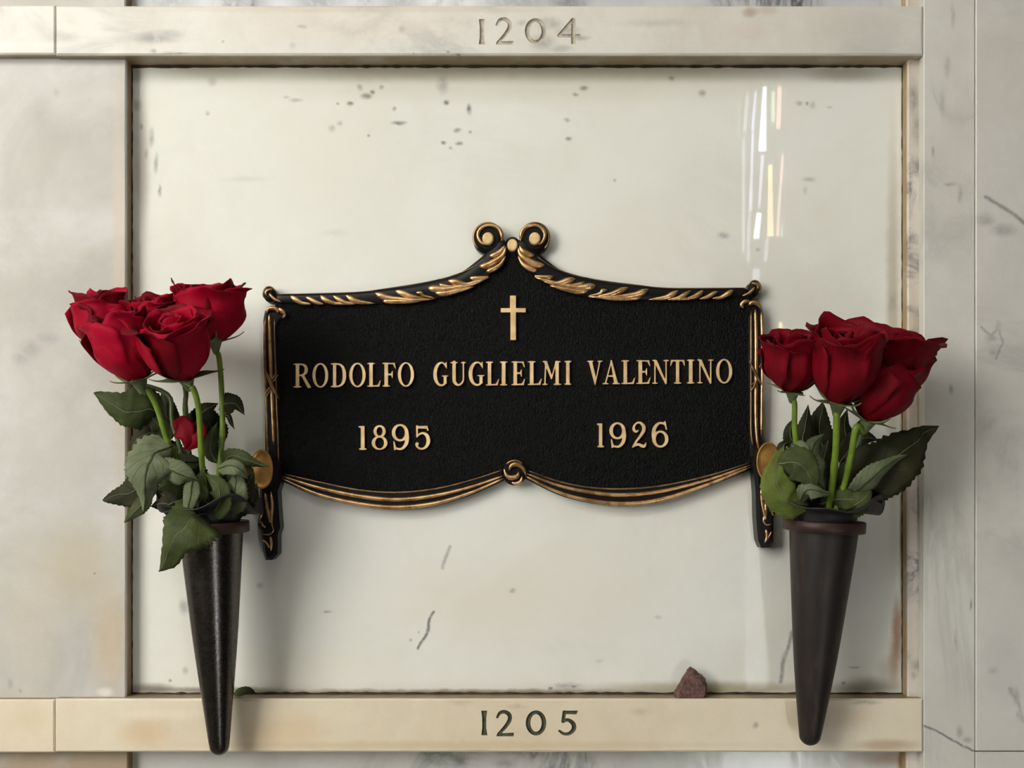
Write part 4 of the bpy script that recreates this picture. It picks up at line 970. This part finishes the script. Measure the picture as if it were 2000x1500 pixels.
rose((325, 690, .072), (-.12, .32, 1), 120, 58, 'ruffled dark red rose set back between taller neighbours, left of the plaque', GL, [(352, 730, .078), (363, 765, .078), (362, 800, .075), (372, 900, .066), (408, 1035, .062)], 22, open_=.8, stem_mat='stem_dark', stem_w=10,
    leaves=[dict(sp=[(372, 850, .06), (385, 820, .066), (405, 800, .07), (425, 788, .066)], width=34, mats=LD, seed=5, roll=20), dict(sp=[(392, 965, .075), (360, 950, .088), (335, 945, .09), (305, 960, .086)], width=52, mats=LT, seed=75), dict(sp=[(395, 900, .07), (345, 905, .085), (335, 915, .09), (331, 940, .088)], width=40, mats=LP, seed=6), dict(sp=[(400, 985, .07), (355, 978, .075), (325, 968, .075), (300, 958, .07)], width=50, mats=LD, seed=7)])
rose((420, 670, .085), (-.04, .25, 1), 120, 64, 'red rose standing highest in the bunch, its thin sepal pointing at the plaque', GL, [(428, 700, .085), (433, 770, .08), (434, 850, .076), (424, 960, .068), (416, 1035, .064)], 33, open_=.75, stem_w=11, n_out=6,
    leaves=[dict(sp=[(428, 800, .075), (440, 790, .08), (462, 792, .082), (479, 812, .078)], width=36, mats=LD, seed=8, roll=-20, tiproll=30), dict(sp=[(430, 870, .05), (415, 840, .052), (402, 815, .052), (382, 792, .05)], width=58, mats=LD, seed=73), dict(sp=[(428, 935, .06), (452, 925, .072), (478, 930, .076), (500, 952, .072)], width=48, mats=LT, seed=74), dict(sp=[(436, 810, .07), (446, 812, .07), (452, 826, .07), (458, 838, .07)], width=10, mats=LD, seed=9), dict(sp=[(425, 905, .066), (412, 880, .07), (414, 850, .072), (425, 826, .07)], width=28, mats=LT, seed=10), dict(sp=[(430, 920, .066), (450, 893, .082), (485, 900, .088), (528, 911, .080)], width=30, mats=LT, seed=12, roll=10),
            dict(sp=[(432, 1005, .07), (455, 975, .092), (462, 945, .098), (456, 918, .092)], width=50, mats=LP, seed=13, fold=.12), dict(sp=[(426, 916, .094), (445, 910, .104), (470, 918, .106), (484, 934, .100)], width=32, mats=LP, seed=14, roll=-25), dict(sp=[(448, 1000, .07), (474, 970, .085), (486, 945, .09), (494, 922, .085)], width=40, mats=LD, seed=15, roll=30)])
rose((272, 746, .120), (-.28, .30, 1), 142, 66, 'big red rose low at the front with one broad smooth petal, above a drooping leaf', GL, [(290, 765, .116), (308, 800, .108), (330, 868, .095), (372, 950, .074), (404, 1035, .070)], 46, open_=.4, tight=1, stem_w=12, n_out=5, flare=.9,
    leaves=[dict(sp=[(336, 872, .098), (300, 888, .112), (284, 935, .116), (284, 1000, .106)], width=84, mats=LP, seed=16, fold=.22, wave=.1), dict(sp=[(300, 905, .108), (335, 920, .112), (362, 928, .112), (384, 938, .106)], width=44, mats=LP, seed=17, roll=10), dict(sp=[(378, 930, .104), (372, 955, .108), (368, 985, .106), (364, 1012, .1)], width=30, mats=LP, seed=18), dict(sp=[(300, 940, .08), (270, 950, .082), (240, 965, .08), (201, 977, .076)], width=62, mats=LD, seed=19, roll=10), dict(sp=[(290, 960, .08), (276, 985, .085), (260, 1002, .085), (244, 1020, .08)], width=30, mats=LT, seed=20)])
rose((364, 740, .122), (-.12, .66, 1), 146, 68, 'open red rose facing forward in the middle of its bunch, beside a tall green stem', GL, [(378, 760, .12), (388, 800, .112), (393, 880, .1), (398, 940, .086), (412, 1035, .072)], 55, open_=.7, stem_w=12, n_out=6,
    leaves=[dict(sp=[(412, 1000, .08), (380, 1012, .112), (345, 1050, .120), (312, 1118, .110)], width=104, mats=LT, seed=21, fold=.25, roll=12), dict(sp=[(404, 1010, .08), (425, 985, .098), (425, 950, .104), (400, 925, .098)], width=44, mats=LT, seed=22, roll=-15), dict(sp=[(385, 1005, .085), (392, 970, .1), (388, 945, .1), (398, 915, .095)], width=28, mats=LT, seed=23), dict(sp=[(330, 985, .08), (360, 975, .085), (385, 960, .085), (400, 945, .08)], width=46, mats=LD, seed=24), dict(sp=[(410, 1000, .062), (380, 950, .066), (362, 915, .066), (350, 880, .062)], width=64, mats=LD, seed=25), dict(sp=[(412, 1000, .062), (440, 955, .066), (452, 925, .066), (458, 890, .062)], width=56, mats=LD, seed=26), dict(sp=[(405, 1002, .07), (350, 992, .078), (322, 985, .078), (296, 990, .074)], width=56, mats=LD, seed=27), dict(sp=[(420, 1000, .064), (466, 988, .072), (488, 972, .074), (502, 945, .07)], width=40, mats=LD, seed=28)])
# loose petal caught among the leaves
pt = empty('rose_petal', W(362, 880, .09), 'loose crumpled red petal caught among the leaves between green stems', 'petal')
for k_, (sp, w_) in enumerate([([(338, 824, .088), (352, 832, .096), (362, 855, .098), (360, 880, .09)], 40), ([(375, 832, .088), (384, 838, .094), (380, 860, .096), (364, 880, .09)], 34)]):
    leaf(pt, sp, w_, [M['petal_deep_shaded'], M['petal_deep_shaded']], seed=60 + k_, name='petal_fold', serr=0, fold=.3)
# ---- right bouquet
rose((1548, 766, .110), (-.06, .45, 1), 124, 58, 'open red rose touching the plaque edge, nearest the plaque in its bunch', GR, [(1552, 790, .108), (1553, 850, .1), (1570, 940, .078), (1600, 1035, .068)], 66, open_=.75, stem_w=11, n_out=6, mats=('petal_deep_shaded', 'petal_deep_shaded'),
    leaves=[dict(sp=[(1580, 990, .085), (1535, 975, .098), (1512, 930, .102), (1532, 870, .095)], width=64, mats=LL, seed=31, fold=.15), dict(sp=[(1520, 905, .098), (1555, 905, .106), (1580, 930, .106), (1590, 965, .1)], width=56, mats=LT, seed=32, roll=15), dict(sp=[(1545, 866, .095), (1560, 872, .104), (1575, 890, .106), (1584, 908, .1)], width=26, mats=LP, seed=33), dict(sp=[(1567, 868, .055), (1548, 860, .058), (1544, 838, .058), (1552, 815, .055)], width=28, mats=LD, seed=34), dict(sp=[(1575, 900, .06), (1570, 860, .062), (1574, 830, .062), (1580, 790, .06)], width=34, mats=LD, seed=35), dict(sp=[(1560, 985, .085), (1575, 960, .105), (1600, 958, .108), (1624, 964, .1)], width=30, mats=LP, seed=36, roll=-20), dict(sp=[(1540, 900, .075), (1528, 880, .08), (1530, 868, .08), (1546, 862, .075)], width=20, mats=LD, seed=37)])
rose((1637, 788, .130), (.0, .48, 1), 156, 68, 'largest open red rose of its bunch, centre front above a straight stem', GR, [(1634, 815, .128), (1632, 880, .112), (1624, 960, .088), (1612, 1035, .07)], 77, open_=.7, stem_w=14, n_out=6, mats=('petal_deep_shaded', 'petal_deep_shaded'),
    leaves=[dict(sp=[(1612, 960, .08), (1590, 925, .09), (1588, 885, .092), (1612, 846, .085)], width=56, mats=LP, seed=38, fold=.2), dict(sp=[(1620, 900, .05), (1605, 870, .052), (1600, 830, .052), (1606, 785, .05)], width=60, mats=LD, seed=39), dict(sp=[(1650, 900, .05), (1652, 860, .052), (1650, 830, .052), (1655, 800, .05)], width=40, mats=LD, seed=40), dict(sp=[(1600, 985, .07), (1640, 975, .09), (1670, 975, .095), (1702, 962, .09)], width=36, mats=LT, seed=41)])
rose_h = rose((1716, 790, .085), (.24, .30, 1), 152, 62, 'red rose leaning towards the pilaster with a folded-back outer petal', GR, [(1690, 830, .085), (1672, 880, .08), (1640, 960, .07), (1616, 1035, .062)], 88, open_=1.0, stem_w=10, n_out=6, flare=1.25, stem_mat='stem_dark', mats=('petal_deep_shaded', 'petal_deep_shaded'),
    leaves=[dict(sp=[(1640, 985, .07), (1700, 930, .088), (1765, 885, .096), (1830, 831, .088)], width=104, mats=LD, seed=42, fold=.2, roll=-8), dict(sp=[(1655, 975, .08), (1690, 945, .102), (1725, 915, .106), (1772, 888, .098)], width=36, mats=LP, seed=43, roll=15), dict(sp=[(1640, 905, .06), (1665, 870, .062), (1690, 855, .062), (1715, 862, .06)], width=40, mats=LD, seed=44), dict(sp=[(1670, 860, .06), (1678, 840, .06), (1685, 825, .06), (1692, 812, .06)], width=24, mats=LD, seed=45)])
leaf(rose_h, [(1706, 700, .104), (1722, 662, .116), (1768, 662, .118), (1820, 690, .106)], 66, [M['petal_deep_shaded'], M['petal_deep_shaded']], seed=91, name='petal', serr=0, fold=.25, roll=-25, shape=.6)
rose((1694, 826, .116), (.34, .30, 1), 132, 56, 'red rose hanging lowest in its bunch, bulging petals over a slanted stem', GR, [(1672, 835, .12), (1662, 890, .108), (1648, 950, .09), (1620, 1035, .072)], 99, open_=.3, tight=1, stem_w=13, n_out=5, mats=('petal_deep_shaded', 'petal_deep_shaded'),
    leaves=[dict(sp=[(1640, 995, .08), (1670, 985, .095), (1690, 970, .098), (1702, 952, .092)], width=44, mats=LT, seed=46, roll=-10), dict(sp=[(1650, 1000, .06), (1685, 975, .068), (1710, 955, .07), (1735, 938, .066)], width=50, mats=LD, seed=47), dict(sp=[(1606, 1000, .07), (1560, 975, .08), (1542, 935, .084), (1545, 890, .08)], width=60, mats=LD, seed=48), dict(sp=[(1610, 1000, .06), (1598, 945, .062), (1606, 905, .062), (1618, 860, .06)], width=66, mats=LD, seed=49), dict(sp=[(1616, 1000, .062), (1655, 955, .066), (1682, 925, .066), (1696, 890, .062)], width=62, mats=LD, seed=50)])

# ------------------------------------------------------------------ small things on the ledge
def stone():
    zt = W(1348, 1364, .027).z
    o_ = W(1348, 1356, .014)
    outline = [(-32, 0), (-30, 9), (-20, 28), (-10, 46), (-1, 58), (4, 56), (18, 44), (28, 36), (33, 22), (31, 4), (24, 0)]
    bm = bmesh.new(); s = PX * .98
    for x, z in outline:
        for yy, sc in ((-.0105, .80), (-.004, 1.0), (.005, .96), (.0105, .7)):
            bm.verts.new(Vector((o_.x + x * s * sc, o_.y + yy * (1 - .4 * z / 58), zt + z * s * (sc if z > 2 else 1))))
    bmesh.ops.convex_hull(bm, input=bm.verts)
    for v in [v for v in bm.verts if not v.link_faces]: bm.verts.remove(v)
    bmesh.ops.triangulate(bm, faces=bm.faces)
    bmesh.ops.subdivide_edges(bm, edges=bm.edges, cuts=3, use_grid_fill=True)
    bm.normal_update()
    for v in bm.verts:
        if v.co.z > zt + .0012:
            v.co += v.normal * (mnoise.noise(v.co * 260) * .0011 + mnoise.noise(v.co * 700) * .0006)
            v.co.y = min(v.co.y, -.0006)
    V = [v.co.copy() for v in bm.verts]; bm.verts.index_update(); F = [tuple(v.index for v in f.verts) for f in bm.faces]; bm.free()
    tag(mk('stone', V, F, M['stone']), 'small rough reddish-brown stone lying on the marble ledge', 'stone')
stone()
fl = leaf(None, [(458, 1358, .012), (470, 1351, .016), (486, 1347, .016), (503, 1356, .010)], 16, LT, seed=71, name='fallen_leaf', roll=0, ns=17)
tag(fl, 'small green scrap of leaf fallen on the ledge behind the glossy vase', 'leaf')
